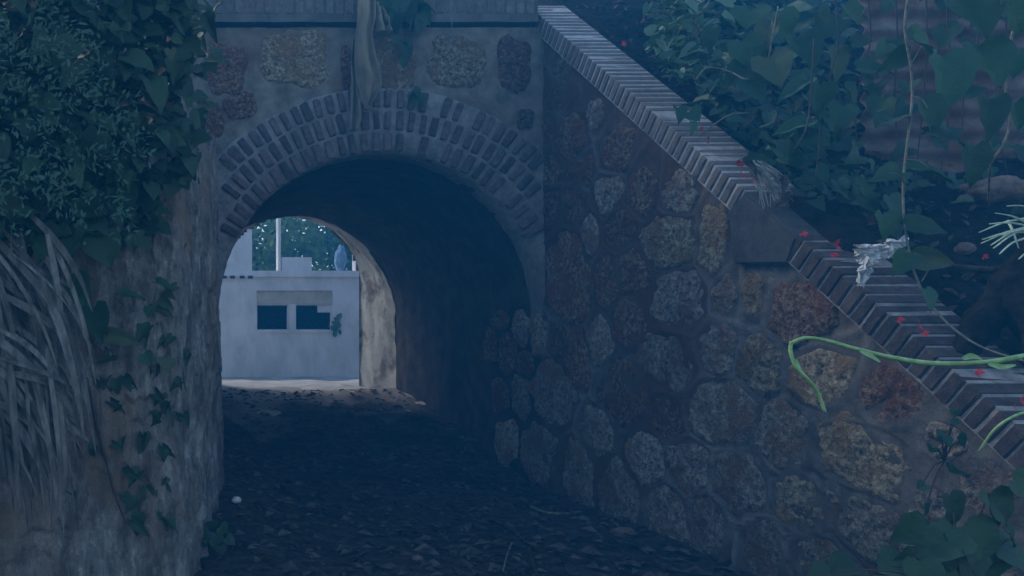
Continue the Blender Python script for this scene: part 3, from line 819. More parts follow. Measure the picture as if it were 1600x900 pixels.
# the small leaved shrub at the top of the bank
shrub = empty('bank_shrub', P(1060, 100, 6.0), 'pale green small leaved shrub at the top of the bank behind the coping', 'shrub')
for k in range(9):
    b = P(1050 + R.uniform(-20, 60), 110 + R.uniform(-10, 30), 5.9)
    e = P(1010 + k * 15 + R.uniform(-8, 8), R.uniform(-20, 60), 5.7 + R.uniform(-.3, .3))
    tube_obj('branch', [b, (b + e) / 2 + Vector((0, -.05, .05)), e], 0.006, 0.003, M['stem'], shrub, 8, 5)
for k in range(240):
    px = R.gauss(1062, 36); py = R.gauss(60, 62)
    if not (995 < px < 1180) or py > 168 or px < 985 + 0.86 * max(0, py - 40): continue
    Y = 5.75 + R.uniform(-.3, .3) - max(0, py - 60) * 0.004
    s = R.uniform(0.05, 0.11)
    leaf(shrub, 'bush' if R.random() < .8 else 'pale', P(px, py, Y), (R.uniform(-1, 1), R.uniform(-.8, .3), R.uniform(-.8, .6)), (R.uniform(-.6, .4), -0.6, R.uniform(0.2, 1.1)), s * 1.5, s)
# pale up-turned leaves
for px, py, wp, hp, an in ((1365, 40, 22, 48, 70), (1222, 238, 34, 34, 0), (1010, 92, 14, 34, 60), (1062, 105, 20, 34, 60), (1080, 112, 18, 30, -70)):
    pass

# ---- left: ivy over the plastered wall
ivy = empty('ivy', (-0.3, 4.6, 2.3), 'large leaved ivy draped over the top of the plastered wall on the left', 'plant')
for a in [(100,362,32,26,4.3,80),(152,355,38,30,4.3,60),(63,387,32,40,4.3,0),(103,387,46,38,4.35,0),(163,390,60,50,4.35,20),(187,318,60,72,4.25,0),(123,457,56,52,4.3,40),(150,505,52,56,4.3,10),
          (192,530,26,56,4.35,80),(205,463,18,42,4.4,80),(257,445,16,30,4.55,70),(233,487,20,18,4.5,0),(260,570,30,22,4.5,0),(230,562,24,22,4.5,30),(298,262,26,40,4.9,10),(285,235,34,30,5.0,50),
          (310,55,20,46,5.6,30),(330,45,18,44,5.8,20),(300,70,20,36,5.5,35),(275,110,34,40,5.2,25),(290,140,40,24,5.2,50),(305,190,40,22,5.2,65),(318,215,40,26,5.4,60),(250,205,40,30,4.9,40),(250,235,44,30,4.8,60)]:
    px, py, wp, hp, Y, an = a
    leaf_px(ivy, 'vine' if py > 300 else 'ivy', px, py, wp, hp, min(wall_y(px), 5.4) - (.3 if py < 420 else .12), an)
n = 0
while n < 265:
    px = R.uniform(-60, 345); py = R.uniform(-50, 420)
    lim = 300 if px > 200 else 330
    if px > 255 and py > 285 - max(0, px - 300): continue
    if py > lim and R.random() < (py - lim) / 100 + .3: continue
    Y = min(wall_y(px), 5.3) - R.uniform(.1, .5)
    if px > 300 and R.random() < .5 + .3 * (py > 200): continue
    s = R.uniform(0.045, 0.12) if R.random() < .8 else R.uniform(.12, .17)
    leaf(ivy, 'ivy', P(px, py, Y), (R.uniform(-.5, 1), R.uniform(-.8, .2), R.uniform(-1, 0.1)), (R.uniform(-.7, 1), -0.8, R.uniform(-0.2, 1.5)), s * R.uniform(1.0, 1.45), s)
    n += 1
tube_obj('stem', [P(262, 395, 4.72), P(272, 470, 4.70), P(280, 540, 4.68), P(290, 610, 4.70)], 0.006, 0.003, M['darkstem'], ivy, 16, 5)
tube_obj('stem', [P(135, 590, 4.50), P(150, 660, 4.48), P(165, 720, 4.46), P(178, 770, 4.46), P(196, 815, 4.46)], 0.010, 0.005, M['darkstem'], ivy, 16, 6)
tube_obj('stem', [P(240, 600, 4.6), P(232, 720, 4.58), P(225, 840, 4.55)], 0.005, 0.003, M['darkstem'], ivy, 16, 5)
for px, py, s in ((238,590,22),(248,625,20),(240,660,18),(180,610,24),(175,640,20),(250,715,22),(210,745,26),(235,755,22),(190,690,18),(255,530,20),(262,640,18),(145,700,18),(268,450,18),(252,480,22),(225,520,26),(275,600,18),(285,655,20),(228,690,24),(262,705,20),(240,780,26),(205,790,22),(170,560,26),(158,600,20),(205,600,22),(292,560,14),(265,820,24),(215,820,26),(250,815,22),(120,770,18),(260,760,14)):
    k_ = (4.50 if px < 230 else 4.56) / F
    for q in range(2):
        leaf(ivy, 'slim', P(px + R.uniform(-9, 9) * q, py + R.uniform(-9, 9) * q, k_ * F - .02 * q), (R.uniform(-1, 1), R.uniform(-.8, 0), -R.uniform(.2, 1)), (R.uniform(-1, .6), -.8, R.uniform(0, 1.2)), s * k_ * R.uniform(1.1, 1.6), s * k_ * R.uniform(.9, 1.2))

def leaf_mass(parent, spots, mat, name='inner_leaves'):
    V, Fc = [], []
    for c, s in spots:
        t = Vector((R.uniform(-.6, .8), R.uniform(-.7, .2), R.uniform(-1, .2))).normalized(); n = Vector((R.uniform(-.7, .7), -.8, R.uniform(0, 1)))
        n = (n - t * n.dot(t)).normalized(); u = t.cross(n); i = len(V)
        V += [c, c + t * s * .12 - u * s * .42 + n * s * .08, c + t * s * .5 - u * s * .4 + n * s * .1, c + t * s * 1.05, c + t * s * .5 + u * s * .4 + n * s * .1, c + t * s * .12 + u * s * .42 + n * s * .08, c + t * s * .5]
        Fc += [(i, i + 1, i + 2, i + 6), (i + 6, i + 2, i + 3), (i + 6, i + 3, i + 4), (i, i + 6, i + 4, i + 5)]
    return tag(put(name, mesh_of(name, V, Fc, mat, True), parent), kind='stuff')
spots = []
while len(spots) < 2600:
    px = R.uniform(-120, 350); py = R.uniform(-90, 440)
    if px > 250 and py > 270 + R.uniform(-20, 20): continue
    if py > 330 + 40 * math.sin(px * .035) and R.random() < (py - 290) / 100: continue
    if px > 315 + 12 * math.sin(py * .09): continue
    Y = min(wall_y(px), 5.3) - R.uniform(.02, .3)
    if px > 300 and R.random() < .35: continue
    spots.append((P(px, py, Y), R.uniform(.04, .13)))
leaf_mass(ivy, spots, M['ivy'])
spots = []
while len(spots) < 1500:
    px = R.uniform(1000, 1400); py = R.uniform(-60, 330)
    if px < 1024 + 0.86 * max(0, py - 60): continue
    if px > 1320 and py > 40: continue
    if py > 230 and R.random() < .7: continue
    Y = on_bank(px, py, R.uniform(0, .3))
    spots.append((P(px, py, Y), R.uniform(.04, .13)))
while len(spots) < 1900:
    px = R.uniform(1215, 1430); py = R.uniform(250, 420)
    if px < 1024 + 0.90 * max(0, py - 60) + 8 or R.random() < (py - 250) / 220: continue
    spots.append((P(px, py, on_bank(px, py, R.uniform(0, .1))), R.uniform(.03, .08)))
leaf_mass(creep, spots, M['ivy'])

# feathery shrub in the upper left: finer leaves
fern = empty('feathery_shrub', (-0.6, 4.4, 2.4), 'fine leaved dark shrub in the upper left corner above the ivy', 'shrub')
V, Fc = [], []
for k in range(90):
    bpx = R.uniform(-40, 190); b = P(bpx, R.uniform(-40, 300), wall_y(bpx) - R.uniform(.35, .6))
    d = Vector((R.uniform(-.5, 1), R.uniform(-.5, .2), R.uniform(-.9, .5))).normalized(); L = R.uniform(0.15, 0.35)
    for q in range(16):
        p = b + d * L * q / 16 + Vector((R.gauss(0, .012), R.gauss(0, .02), -0.10 * (q / 16) ** 2 + R.gauss(0, .012))); side = 1 if q % 2 else -1
        s = d.cross(Vector((0, -1, 0.3))).normalized() * side
        t = (s + d * R.uniform(.1, 1.2) + Vector((R.gauss(0, .4), R.gauss(0, .4), R.gauss(0, .4)))).normalized() * R.uniform(.02, .055); wv = d * R.uniform(.004, .011)
        i = len(V); V += [p, p + t * .5 + wv, p + t, p + t * .5 - wv]; Fc.append((i, i + 1, i + 2, i + 3))
tag(put('leaflets', mesh_of('leaflets', V, Fc, M['bush']), fern), kind='stuff')
tube_obj('twig', [P(70, 190, 4.2), P(72, 240, 4.2), P(66, 262, 4.2), P(56, 280, 4.2)], 0.003, 0.002, M['stem'], fern, 12, 5)

# ---- dead palm thatch on the left
thatch = empty('dead_palm_frond', P(20, 430, 4.0), 'heap of grey dried palm fronds hanging against the plastered wall at the left edge', 'plant')
def blade(pts, wd, mat, parent, name='blade', n=12):
    sp = spline(pts, n); V, Fc = [], []
    for k, p in enumerate(sp):
        t = (sp[min(k + 1, n)] - sp[max(k - 1, 0)]).normalized()
        s = t.cross(Vector((0.25, -1, 0.2))).normalized(); ww = wd * (1 - (k / n) ** 2.5) * (0.55 + 0.45 * min(1, k / 3)) + 0.0012
        nn = t.cross(s)
        V += [p - s * ww, p + nn * ww * 0.6, p + s * ww]
    for k in range(n):
        a = k * 3; Fc += [(a, a + 1, a + 4, a + 3), (a + 1, a + 2, a + 5, a + 4)]
    return put(name, mesh_of(name, V, Fc, mat, True), parent)
for k in range(190):
    x0 = R.uniform(-90, 75); y0 = R.uniform(330, 620); Y = R.uniform(3.9, 4.4)
    L = R.uniform(120, 330); fl = R.uniform(0.1, 0.75) * max(0.1, 1 - (y0 - 400) / 400)
    x1 = x0 + L * fl * R.uniform(.5, 1); y1 = y0 + L * (1.05 - fl * .4)
    x1 = min(x1, 150)
    if k % 3 == 0: x0 = R.uniform(-60, 20); y0 = R.uniform(380, 640); x1 = x0 + R.uniform(60, 150); y1 = y0 + R.uniform(30, 190); x1 = min(x1, 140)
    blade([P(x0, y0, Y), P(x0 + (x1 - x0) * .45, y0 + (y1 - y0) * .3, Y - .05), P(x0 + (x1 - x0) * .8, y0 + (y1 - y0) * .65, Y - .02), P(x1, y1, Y + .05)], R.uniform(0.005, 0.024), M['thatch'], thatch)
for k in range(10):
    x0 = R.uniform(-30, 70); y0 = R.uniform(395, 500)
    blade([P(x0, y0, 4.1), P(x0 + 14, y0 - 14, 4.05), P(x0 + 34, y0 + R.uniform(-10, 30), 4.1), P(x0 + 46, y0 + R.uniform(20, 60), 4.15)], R.uniform(.012, .028), M['thatch'], thatch)
leaf_px(thatch, 'pale', 78, 452, 34, 30, 4.1, -60)

# ------------------------------------------------------------------ corrugated sheet
V, Fc = [], []; nz = 90; x0, x1, z0, z1 = 4.78, 7.2, 2.25, 3.9
for j in range(nz):
    z = z0 + (z1 - z0) * j / (nz - 1)
    for i in range(12):
        x = x0 + (x1 - x0) * i / 11
        V.append((x, 5.30 + 0.022 * math.sin(z * 2 * PI / 0.135) + 0.02 * mnoise.noise(Vector((x * 1.5, z, 0))) + 0.05 * (x - x0) * 0.3, z + 0.015 * (x - x0) + 0.02 * mnoise.noise(Vector((x, z * 2, 5)))))
Fc = grid_faces(12, nz)
sh = put('corrugated_sheet', mesh_of('corrugated_sheet', V, Fc, M['rusty'], True))
sm = sh.modifiers.new('thickness', 'SOLIDIFY'); sm.thickness = 0.004
tag(sh, 'rusty corrugated metal sheet standing on the bank at the top right', 'metal sheet')

# ------------------------------------------------------------------ rocks, root, litter, petals on the bank
def rock(name, c, r, seed, mat, label, sq=(1, .8, .7)):
    bm = bmesh.new(); bmesh.ops.create_icosphere(bm, subdivisions=3, radius=1)
    for v in bm.verts:
        d = 1 + 0.28 * mnoise.noise(v.co * 1.6 + Vector((seed, 0, 0))) + 0.1 * mnoise.noise(v.co * 5 + Vector((seed, 0, 0)))
        v.co = Vector((v.co.x * sq[0], v.co.y * sq[1], v.co.z * sq[2])) * d * r
    me = bpy.data.meshes.new(name); bm.to_mesh(me); bm.free(); me.materials.append(mat)
    me.polygons.foreach_set('use_smooth', [True] * len(me.polygons))
    return tag(put(name, me, None, Matrix.Translation(c)), label, 'rock')
rock('rock', P(1560, 296, 4.55), 0.15, 3, M['rock'], 'brown rock on the bank below the rusty sheet near the right edge', (1.25, .7, .5))
rock('rock', P(1508, 388, 4.25), 0.045, 8, M['rock'], 'small tan stone lying on dark soil left of the grass sprig')
rock('pebble', Vector((P(370, 781, 5.9).x, 5.9, P(370, 781, 5.9).z)), 0.034, 5, M['pebble'], 'small white pebble on the litter by the foot of the plastered wall')
root = empty('tree_root', P(1560, 520, 3.9), 'thick dark root lying on the bank above the lower brick coping', 'root')
tube_obj('main_root', [P(1660, 380, 3.85), P(1605, 440, 3.85), P(1560, 480, 3.85), P(1525, 515, 3.8), P(1500, 560, 3.75)], 0.13, 0.04, M['soil'], root, 30, 14, 0.5)
tube_obj('side_root', [P(1600, 450, 3.8), P(1610, 500, 3.7), P(1640, 560, 3.55)], 0.10, 0.05, M['soil'], root, 16, 12, 0.5)
tube_obj('side_root', [P(1440, 410, 4.2), P(1490, 418, 4.15), P(1540, 422, 4.1), P(1600, 420, 4.0)], 0.018, 0.022, M['bark'], root, 16, 8, 0.5)

# clods and dead leaves scattered on the bank
V, Fc = [], []
for k in range(2600):
    X = R.uniform(4.05, 7.0); Y = R.uniform(3.0, 8.0)
    z = float(bank_z(np.array(X), np.array(Y))); c = Vector((X, Y, z + 0.015)); s = R.uniform(0.012, 0.05)
    a = Vector((R.uniform(-1, 1), R.uniform(-1, 1), R.uniform(-.6, .6))).normalized(); b = a.cross(Vector((R.uniform(-.5, .5), -0.6, 1))).normalized()
    i = len(V); V += [c - a * s, c + b * s * .45, c + a * s, c - b * s * .45 + Vector((0, 0, s * .3))]; Fc.append((i, i + 1, i + 2, i + 3))
tag(put('bank_litter', mesh_of('bank_litter', V, Fc, M['dead'])), 'dead leaves and bits of bark scattered on the earth bank', 'leaf litter', kind='stuff')

def petal(c, s, label):
    V, Fc = [], []
    for q in range(3):
        a = R.uniform(0, 6.28); d = Vector((math.cos(a), -0.4, math.sin(a))).normalized(); e = d.cross(Vector((0.3, -1, 0.5))).normalized()
        i = len(V); o = Vector(c)
        V += [o, o + d * s * .5 + e * s * .4, o + d * s + Vector((0, -s * .3, 0)), o + d * s * .5 - e * s * .4 + Vector((0, 0, s * .2))]
        Fc += [(i, i + 1, i + 2), (i, i + 2, i + 3)]
    cc = Vector(c)
    me = mesh_of('red_petal', [v - cc for v in V], Fc, M['petal'])
    return tag(put('red_petal', me, None, Matrix.Translation(cc)), label, 'petal', 'red petals fallen on the coping and bank')
def cop_pt(px, py):
    """sight line meets the top of the coping"""
    lo, hi = 2.0, 9.0
    for _ in range(40):
        mid = (lo + hi) / 2; p = P(px, py, mid)
        if p.z < cop_z(mid) + 0.02: hi = mid
        else: lo = mid
    return P(px, py, mid) + Vector((0, -0.01, 0.01))
for px, py, s, lb in ((1250,368,.026,'red petal at the upper corner of the lower coping beside the cement block'),
        (1304,387,.036,'largest red petal on the coping left of the crumpled white litter'),
        (1297,399,.03,'red petal just below the largest one left of the white litter'),
        (1399,503,.024,'red petal on the arris midway down the lower coping'),
        (1432,512,.024,'dull red petal behind the arris midway down the lower coping'),
        (1438,524,.022,'dull red petal lowest of the pair behind the lower coping arris'),
        (1520,583,.028,'red petal right under the bright green tendril'),
        (1594,627,.03,'red petal on the coping at the right edge of the picture'),
        (1582,640,.022,'small red petal beside the one at the right edge'),
        (1533,405,.02,'red petal on the dark soil left of the thin root'),
        (1557,427,.024,'red petal under the grass sprig on the thin root'),
        (1105,223,.03,'red petal on the upper coping beside the pale twig'),
        (1092,205,.02,'small red petal at the foot of the pale twig on the upper coping'),
        (1195,288,.034,'red petal in the dried grass tuft at the end of the upper coping'),
        (1150,262,.04,'withered red petal cluster on the upper coping edge above the dried grass'),
        (1158,275,.036,'withered red petals just below the cluster on the upper coping edge'),
        (1175,284,.028,'red petal between the withered cluster and the dried grass'),
        (970,72,.03,'red petal on the soil at the top of the bank beside the coping')):
    petal(cop_pt(px, py), s * 1.1, lb)

tuft = empty('dried_grass_tuft', cop_pt(1190, 290), 'tuft of dried pale grass lying over the end of the upper brick coping', 'dried grass')
for k in range(46):
    Y = 4.78; a = (1178 + R.uniform(-8, 12), 255 + R.uniform(-6, 14)); b = (1205 + R.uniform(-18, 40), 305 + R.uniform(-14, 34))
    blade([P(*a, Y), P((a[0] + b[0]) / 2 + R.uniform(-5, 8), (a[1] + b[1]) / 2 - R.uniform(0, 12), Y - .03), P(*b, Y - .02)], R.uniform(.002, .006), M['straw'], tuft, n=6)
for px, py, s in ((1175, 262, 22), (1222, 290, 20), (1228, 310, 18)):
    put('dead_leaf', R.choice(DEADM), tuft, leaf_matrix(P(px, py, 4.72), (R.uniform(-1, 1), -.3, -.6), (0, -1, .5), s * 4.7 / F * 1.6, s * 4.7 / F))

def crumple(name, c, sx, sz, seed, mat, label):
    V = []; n = 11
    for j in range(n):
        for i in range(n):
            u = i / (n - 1) - .5; v = j / (n - 1) - .5
            p = Vector((u * sx, 0, v * sz)); q = Vector((u * 4, v * 4, seed))
            p += Vector((mnoise.noise(q) * sx * .25, mnoise.noise(q * 1.7) * .05, mnoise.noise(q + Vector((9, 0, 0))) * sz * .3))
            V.append(p)
    return mesh_of(name, V, grid_faces(n, n), mat)
lit = empty('crumpled_litter', P(1370, 395, 4.2), 'crumpled torn white litter on the bank beside the lower coping', 'litter')
put('torn_sheet', crumple('torn_sheet', None, .16, .09, 3, M['litter'], ''), lit, Matrix.Translation(P(1360, 395, 4.2)))
put('torn_end', crumple('torn_end', None, .09, .10, 6, M['litter'], ''), lit, Matrix.Translation(P(1400, 388, 4.2)))
put('torn_strip', crumple('torn_strip', None, .05, .14, 9, M['litter'], ''), lit, Matrix.Translation(P(1350, 425, 4.12)) @ Matrix.Rotation(.3, 4, 'Y'))

# ---- grass sprig at the right edge
sprig = empty('grass_sprig', P(1625, 400, 3.0), 'pale spiky grass seed head reaching in from the right edge', 'grass')
for a, b in (((1620, 352), (1533, 380)), ((1622, 348), (1548, 383)), ((1626, 345), (1552, 388)), ((1620, 360), (1566, 368)), ((1612, 340), (1530, 363)), ((1620, 330), (1573, 322)), ((1615, 355), (1546, 350)),
             ((1610, 352), (1555, 333)), ((1600, 372), (1562, 397)), ((1630, 380), (1592, 405)), ((1612, 362), (1535, 374)), ((1575, 345), (1592, 388))):
    tube_obj('spike', [P(*a, 2.9), P((a[0] + b[0]) / 2, (a[1] + b[1]) / 2 - 4, 2.86), P(*b, 2.85)], 0.0042, 0.002, M['sprig'], sprig, 18, 6, 0.8)

# ---- the near green tendril
tendril = empty('green_tendril', P(1600, 555, 1.6), 'bright green vine tendril arching across the right foreground', 'plant')
tube_obj('stem', [Vector((3.95, 2.75, 0.38)), Vector((3.45, 2.35, 0.95)), Vector((2.75, 1.95, 1.28)), P(1700, 538, 1.66), P(1600, 556, 1.6), P(1540, 566, 1.6), P(1460, 568, 1.6), P(1400, 560, 1.6), P(1340, 546, 1.6), P(1290, 532, 1.6), P(1258, 528, 1.6), P(1236, 536, 1.6)], 0.0060, 0.0034, M['fresh'], tendril, 110, 10, 0.22)
tube_obj('drooping_tip', [P(1237, 534, 1.6), P(1235, 548, 1.6), P(1243, 572, 1.59), P(1262, 592, 1.58), P(1278, 614, 1.58), P(1289, 644, 1.58)], 0.0036, 0.0028, M['fresh'], tendril, 30, 8)
for pts in ([(1345, 548), (1362, 556), (1376, 566)], [(1545, 568), (1566, 573), (1588, 570)], [(1505, 560), (1520, 556), (1535, 562)], [(1243, 562), (1248, 574), (1256, 588)]):
    blade([P(*p, 1.585) for p in pts], 0.005, M['fresh'], tendril, 'bract', 8)

# ------------------------------------------------------------------ hanging cloth on the portal
cloth = empty('hanging_cloth', P(575, 60, 7.2), 'twisted strip of stained brown cloth hanging over the parapet above the arch', 'cloth')
def drape(name, rows, Y, mat, seed):
    V = []; nu = 15; n = 44
    L = spline([P(r[0], r[2], Y) for r in rows], n); Rr = spline([P(r[1], r[2], Y) for r in rows], n)
    for k in range(n + 1):
        for i in range(nu):
            u = i / (nu - 1); p = L[k].lerp(Rr[k], u)
            fold = 0.045 * math.sin(u * 8.5 + seed + 0.5 * mnoise.noise(Vector((k * .12, seed, 0)))) * min(1, (Rr[k] - L[k]).length / .12)
            p = p + Vector((0.01 * mnoise.noise(Vector((u * 3, k * .2, seed))), fold + .03 * mnoise.noise(Vector((u * 2, k * .1, seed))), 0))
            V.append(p)
    o = put(name, mesh_of(name, V, grid_faces(nu, n + 1), mat, True), cloth)
    m = o.modifiers.new('thickness', 'SOLIDIFY'); m.thickness = .006
    return o
drape('cloth_fold', [(562, 588, -20), (560, 586, 25), (556, 584, 60), (556, 590, 100), (559, 597, 128), (564, 588, 150), (571, 574, 171)], 7.22, M['cloth'], 1)
drape('cloth_fold', [(549, 560, 60), (548, 558, 100), (547, 560, 140), (547, 564, 175), (545, 560, 204)], 7.3, M['cloth'], 4)
drape('cloth_flap', [(588, 592, 4), (588, 604, 25), (590, 611, 50)], 7.25, M['cloth'], 2)
# plant debris hanging over the parapet
deb = empty('parapet_creeper', P(640, 10, 7.2), 'thin creeper stems and small leaves trailing over the parapet right of the cloth', 'plant')
for pts in ([(627, -20), (626, 20), (628, 60)], [(648, -20), (644, 20), (640, 48)], [(690, -10), (704, 10), (706, 60)], [(392, -10), (396, 20), (398, 38)], [(745, -5), (750, 12), (748, 22)], [(545, -10), (552, 10), (548, 30)], [(657, -5), (672, 10), (660, 40)]):
    tube_obj('stem', [P(*p, 7.27) for p in pts], .006, .003, M['stem'], deb, 10, 5)
for px, py, s, an in ((617,62,12,0),(630,70,16,20),(636,82,18,0),(632,96,16,-20),(640,70,14,30),(652,148,18,40),(645,155,16,-40),(658,158,16,0),(663,25,26,30),(655,40,22,-20),(672,12,24,60),(600,8,28,10),(625,12,30,0),(640,22,28,20),(618,34,26,-10),(605,28,22,20),(650,8,26,0)):
    leaf_px(deb, 'ivy', px, py, s, s * 1.2, 7.28 if py > 50 else 7.25, an)

# ------------------------------------------------------------------ floor litter, sticks, plants
V, Fc = [], []; MI = []
for k in range(2500):
    Y = 3.9 + 7.6 * R.random() ** 1.6; X = R.uniform(-0.2 if Y < 5 else 0.55, 3.75)
    z = float(ground_z(np.array(X), np.array(Y))); c = Vector((X, Y, z + R.uniform(.004, .02))); s = R.uniform(.016, .06) * (1.4 if R.random() < .2 else 1)
    a = Vector((R.uniform(-1, 1), R.uniform(-1, 1), R.uniform(-.16, .16))).normalized(); b = a.cross(Vector((R.uniform(-.25, .25), R.uniform(-.35, .15), 1))).normalized()
    i = len(V); V += [c - a * s, c + b * s * .5 + Vector((0, 0, .006)), c + a * s, c - b * s * .5 + Vector((0, 0, s * .4))]; Fc += [(i, i + 1, i + 2), (i, i + 2, i + 3)]
tag(put('leaf_litter', mesh_of('leaf_litter', V, Fc, M['floorleaf'])), 'dead leaves covering the earth floor before and inside the tunnel', 'leaf litter', kind='stuff')
def gpt(px, py):
    lo, hi = 2.5, 14
    for _ in range(40):
        mid = (lo + hi) / 2; p = P(px, py, mid)
        if p.z > float(ground_z(np.array(p.x), np.array(mid))): lo = mid
        else: hi = mid
    return P(px, py, mid) + Vector((0, 0, .015))
for i, (pts, r, lb) in enumerate(([[(830, 795), (850, 803), (880, 806), (908, 802)], .014, 'pale curved stick at the foot of the stone wing wall'],
        [[(762, 812), (795, 828), (820, 850), (832, 880), (840, 905)], .016, 'long dark root curving over the floor in the foreground'],
        [[(800, 852), (792, 872), (786, 896)], .008, 'thin straight twig on the floor left of the dark root'])):
    tag(tube_obj('fallen_stick', [gpt(*p) for p in pts], r, r * .6, M['stem'] if i != 1 else M['bark'], None, 20, 6, .3), lb, 'stick')
rock('floor_stone', gpt(975, 835), .075, 12, M['rock'], 'flat stone on the floor at the base of the wing wall', (1.2, .9, .45))
rock('floor_stone', gpt(652, 876), .03, 15, M['rock'], 'small round stone among the leaves at the bottom of the picture', (1.1, .9, .7))
# weeds at the wall foot
def weed(name, base_p, spots, kind, label, Y):
    e = empty(name, base_p, label, 'plant')
    for (px, py, wp, hp, an) in spots:
        leaf_px(e, kind, px, py, wp * .8, hp * .8, Y + R.uniform(-.1, .1), an)
        tube_obj('stem', [base_p, (base_p + P(px, py, Y)) / 2 + Vector((0, 0, .03)), P(px, py, Y + .02)], .004, .002, M['darkstem'], e, 8, 5)
    return e
weed('broadleaf_weed', P(1500, 930, 2.7), [(1425,832,70,60,-50),(1490,800,60,70,10),(1465,855,70,90,-60),(1530,850,90,80,30),(1570,800,70,80,50),(1590,870,90,80,60),(1500,890,90,80,0),(1320,890,70,50,-70),(1280,900,50,40,-70),(1395,885,70,50,-70),
     (1545,890,70,60,10),(1440,900,60,60,-10),(1600,760,60,50,50),(1555,810,40,60,0),(1410,865,30,40,-30),(1450,825,36,30,-70),(1520,880,40,50,20),(1475,885,36,46,-20),(1580,840,40,50,40),(1540,780,36,30,60)], 'ivy', 'low broad leaved weed in the bottom right corner before the wing wall', 2.7)
weed('climbing_weed', PX(1492, 720, XW) + Vector((-.05, 0, 0)), [(1470,682,26,18,-60),(1502,690,28,26,30),(1455,702,24,16,-60),(1490,735,34,18,-70),(1493,645,16,14,0),(1492,660,14,12,0),(1440,760,22,16,-50),(1480,690,22,20,0),(1445,800,20,34,20)], 'vine', 'small creeping weed rooted in the joint of the wing wall under the lower coping', 3.55)
tube_obj('stem', [P(1630, 640, 2.6), P(1590, 648, 2.6), P(1555, 670, 2.62), P(1530, 705, 2.66)], .005, .003, M['fresh'], weed('trailing_shoot', P(1640, 640, 2.6), [], 'vine', 'thin green shoot drooping over the lower coping at the right edge', 2.6), 20, 7)
weed('floor_weed', gpt(345, 850), [(318,835,34,24,-60),(335,845,34,26,-20),(350,828,30,22,50),(312,850,26,20,-70),(360,845,24,20,60),(330,822,26,22,0),(345,860,26,20,10)], 'ivy', 'small weed on the floor at the foot of the plastered wall', 5.0)

# ------------------------------------------------------------------ the white ruin beyond the tunnel
YB = 18.0
def X18(px): return (px - CX) / F * YB
def Z18(py): return EYE - (py - CY) / F * YB
ruin = empty('white_building', (X18(460), YB, .2), 'white ruined building with two dark window openings seen through the tunnel', 'building')
ledge = Z18(433); gl = -0.1
wx0, wx1, wx2, wx3 = X18(401), X18(452), X18(462), X18(520); wz0, wz1, pz1 = Z18(516), Z18(475), Z18(454)
xl, xr = X18(300), X18(760)
V, Fc = [], []
TH = .22
bx(xl, wx0, YB, YB + TH, gl, ledge, V, Fc); bx(wx3, xr, YB, YB + TH, gl, ledge, V, Fc)
bx(wx0, wx3, YB + .002, YB + TH, gl, wz0, V, Fc); bx(wx1, wx2, YB + .004, YB + TH, wz0, wz1, V, Fc); bx(wx0, wx3, YB + .002, YB + TH, pz1, ledge, V, Fc)
put('wall', mesh_of('wall', V, Fc, M['white']), ruin)
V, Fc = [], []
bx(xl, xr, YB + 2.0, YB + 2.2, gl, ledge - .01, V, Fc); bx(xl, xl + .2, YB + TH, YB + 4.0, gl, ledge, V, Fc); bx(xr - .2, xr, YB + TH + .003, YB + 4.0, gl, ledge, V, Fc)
put('inner_wall', mesh_of('inner_wall', V, Fc, M['bark']), ruin)  # coloured dark to stand for the shade of the room
V, Fc = bx(xl - .05, xr + .05, YB - .06, YB + 4.2, ledge + .002, ledge + .14); put('ledge', mesh_of('ledge', V, Fc, M['white']), ruin)
V, Fc = bx(wx0 + .003, wx3 - .003, YB + .05, YB + .14, wz1 + .002, pz1 - .002); put('lintel_panel', mesh_of('lintel_panel', V, Fc, M['tanpanel']), ruin)
for a, b in ((wx0, wx1), (wx2, wx3)):
    V, Fc = [], []
    bx(a + .002, b - .002, YB - .03, YB + .10, wz0 - .05, wz0 - .002, V, Fc)
    put('window_sill', mesh_of('window_sill', V, Fc, M['white']), ruin)
    V, Fc = [], []
    for (p, q, r, s) in ((a, a + .03, wz0, wz1), (b - .03, b, wz0, wz1), (a + .03, b - .03, wz1 - .03, wz1), (a + .03, b - .03, wz0, wz0 + .02)):
        bx(p + .001, q - .001, YB + .10, YB + .15, r + .001, s - .001, V, Fc)
    put('window_frame', mesh_of('window_frame', V, Fc, M['white']), ruin)
V, Fc = bx(X18(498), wx3 - .032, YB + .12, YB + .14, Z18(488), wz1 - .032); put('broken_board', mesh_of('broken_board', V, Fc, M['white']), ruin)
for (a, b, t) in ((330, 394, 250), (435, 439, 250), (556, 580, 250)):
    V, Fc = bx(X18(a), X18(b), YB + .02, YB + .3, ledge + .142, Z18(t)); put('column', mesh_of('column', V, Fc, M['white']), ruin)
V, Fc = bx(X18(441) + .003, X18(488) - .003, YB + .05, YB + .2, ledge + .142, ledge + .45); put('low_panel', mesh_of('low_panel', V, Fc, M['white']), ruin)
V, Fc = bx(xl, xr, YB, YB + .32, Z18(250) + .002, Z18(250) + .4); put('beam', mesh_of('beam', V, Fc, M['white']), ruin)
for px in (350, 363, 378, 391):
    V, Fc = bx(X18(px) - .06, X18(px) + .05, YB - .075, YB - .062, Z18(435.5), Z18(431)); put('vent_slot', mesh_of('vent_slot', V, Fc, M['darkstem']), ruin)
bm = bmesh.new(); bmesh.ops.create_icosphere(bm, subdivisions=3, radius=1)
for v in bm.verts:
    v.co = Vector((v.co.x * .13, v.co.y * .12, v.co.z * .3)) * (1 + .3 * mnoise.noise(v.co * 2))
me = bpy.data.meshes.new('blue_bundle'); bm.to_mesh(me); bm.free(); me.materials.append(M['blue'])
tag(put('blue_bundle', me, None, Matrix.Translation((X18(534), YB + .1, ledge + .42))), 'pale blue bundle on the ledge of the white building', 'bundle')
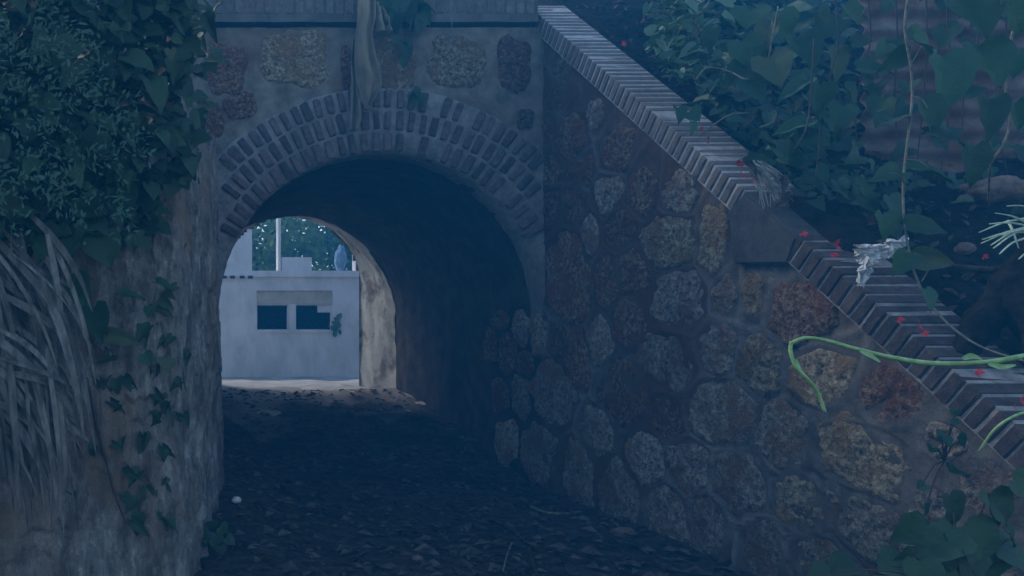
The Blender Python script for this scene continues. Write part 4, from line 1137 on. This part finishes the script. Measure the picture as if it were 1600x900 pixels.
cw = empty('wall_creeper', (X18(526), YB - .05, .3), 'wisp of creeper on the white wall right of the dark windows', 'plant')
for k in range(26):
    s = R.uniform(.05, .11)
    leaf(cw, 'pale' if k % 3 else 'bush', Vector((X18(524 + R.gauss(0, 4)), YB - .05, Z18(R.uniform(492, 525)))), (R.uniform(-.6, .6), -.2, -1), (0, -1, .4), s * 1.2, s)

# trees behind the ruin
def tree(x, y, h, cr, seed, label):
    rr = random.Random(seed); e = empty('tree', (x, y, 0), label, 'tree', 'trees behind the white building')
    v, f = [], []
    top = Vector((x + rr.uniform(-.3, .3), y, h * .75))
    tube(v, f, spline([Vector((x, y, -.2)), Vector((x + .1, y, h * .35)), top], 10), .16, .06, 8, .3)
    tips = []
    for k in range(9):
        b = Vector((x, y, h * rr.uniform(.25, .6))); t = Vector((x + rr.uniform(-1, 1) * cr, y + rr.uniform(-1, 1) * cr, h * rr.uniform(.4, 1.0)))
        tube(v, f, spline([b, (b + t) / 2 + Vector((0, 0, .2)), t], 6), .05, .015, 5); tips.append(t)
    put('trunk', mesh_of('trunk', v, f, M['bark'], True), e)
    V, Fc = [], []
    cl = tips + [Vector((x + rr.gauss(0, .55) * cr, y + rr.gauss(0, .5) * cr, h * rr.uniform(.2, 1))) for _ in range(26)]
    for c in cl:
        for _ in range(85):
            p = c + Vector((rr.gauss(0, .32), rr.gauss(0, .32), rr.gauss(0, .26))); s = rr.uniform(.08, .17)
            a = Vector((rr.uniform(-1, 1), rr.uniform(-1, 1), rr.uniform(-1, .4))).normalized(); b = a.cross(Vector((rr.uniform(-1, 1), -1, rr.uniform(0, 1.5)))).normalized()
            i = len(V); V += [p - a * s, p + b * s * .5, p + a * s, p - b * s * .5]; Fc.append((i, i + 1, i + 2, i + 3))
    put('crown', mesh_of('crown', V, Fc, M['tree']), e)
tree(3.4, 23.5, 6.2, 1.7, 1, 'bright green tree behind the left opening of the white building')
tree(6.0, 24.5, 6.6, 1.9, 2, 'tall light green tree behind the middle of the white building')
tree(8.0, 23.8, 6.0, 1.7, 3, 'green tree behind the right end of the white building')
tree(4.8, 28.0, 7.0, 2.2, 4, 'farthest tree filling the gap between the other two behind the ruin')

# ------------------------------------------------------------------ haze volume, added to tint the view blue
V, Fc = bx(-42, 42, -14, 42, -1.6, 7.6)
hz = put('haze', mesh_of('haze', V, Fc, None))
tag(hz, 'blue haze volume added to tint the whole view', 'haze', kind='stuff')
m = bpy.data.materials.new('tint_air'); m.use_nodes = True; nt = m.node_tree
nt.nodes.remove(nt.nodes['Principled BSDF'])
pv = nt.nodes.new('ShaderNodeVolumePrincipled')
pv.inputs['Color'].default_value = HAZE_COLOR
pv.inputs['Density'].default_value = HAZE_DENSITY
nt.links.new(pv.outputs[0], nt.nodes['Material Output'].inputs['Volume'])
hz.data.materials.append(m)
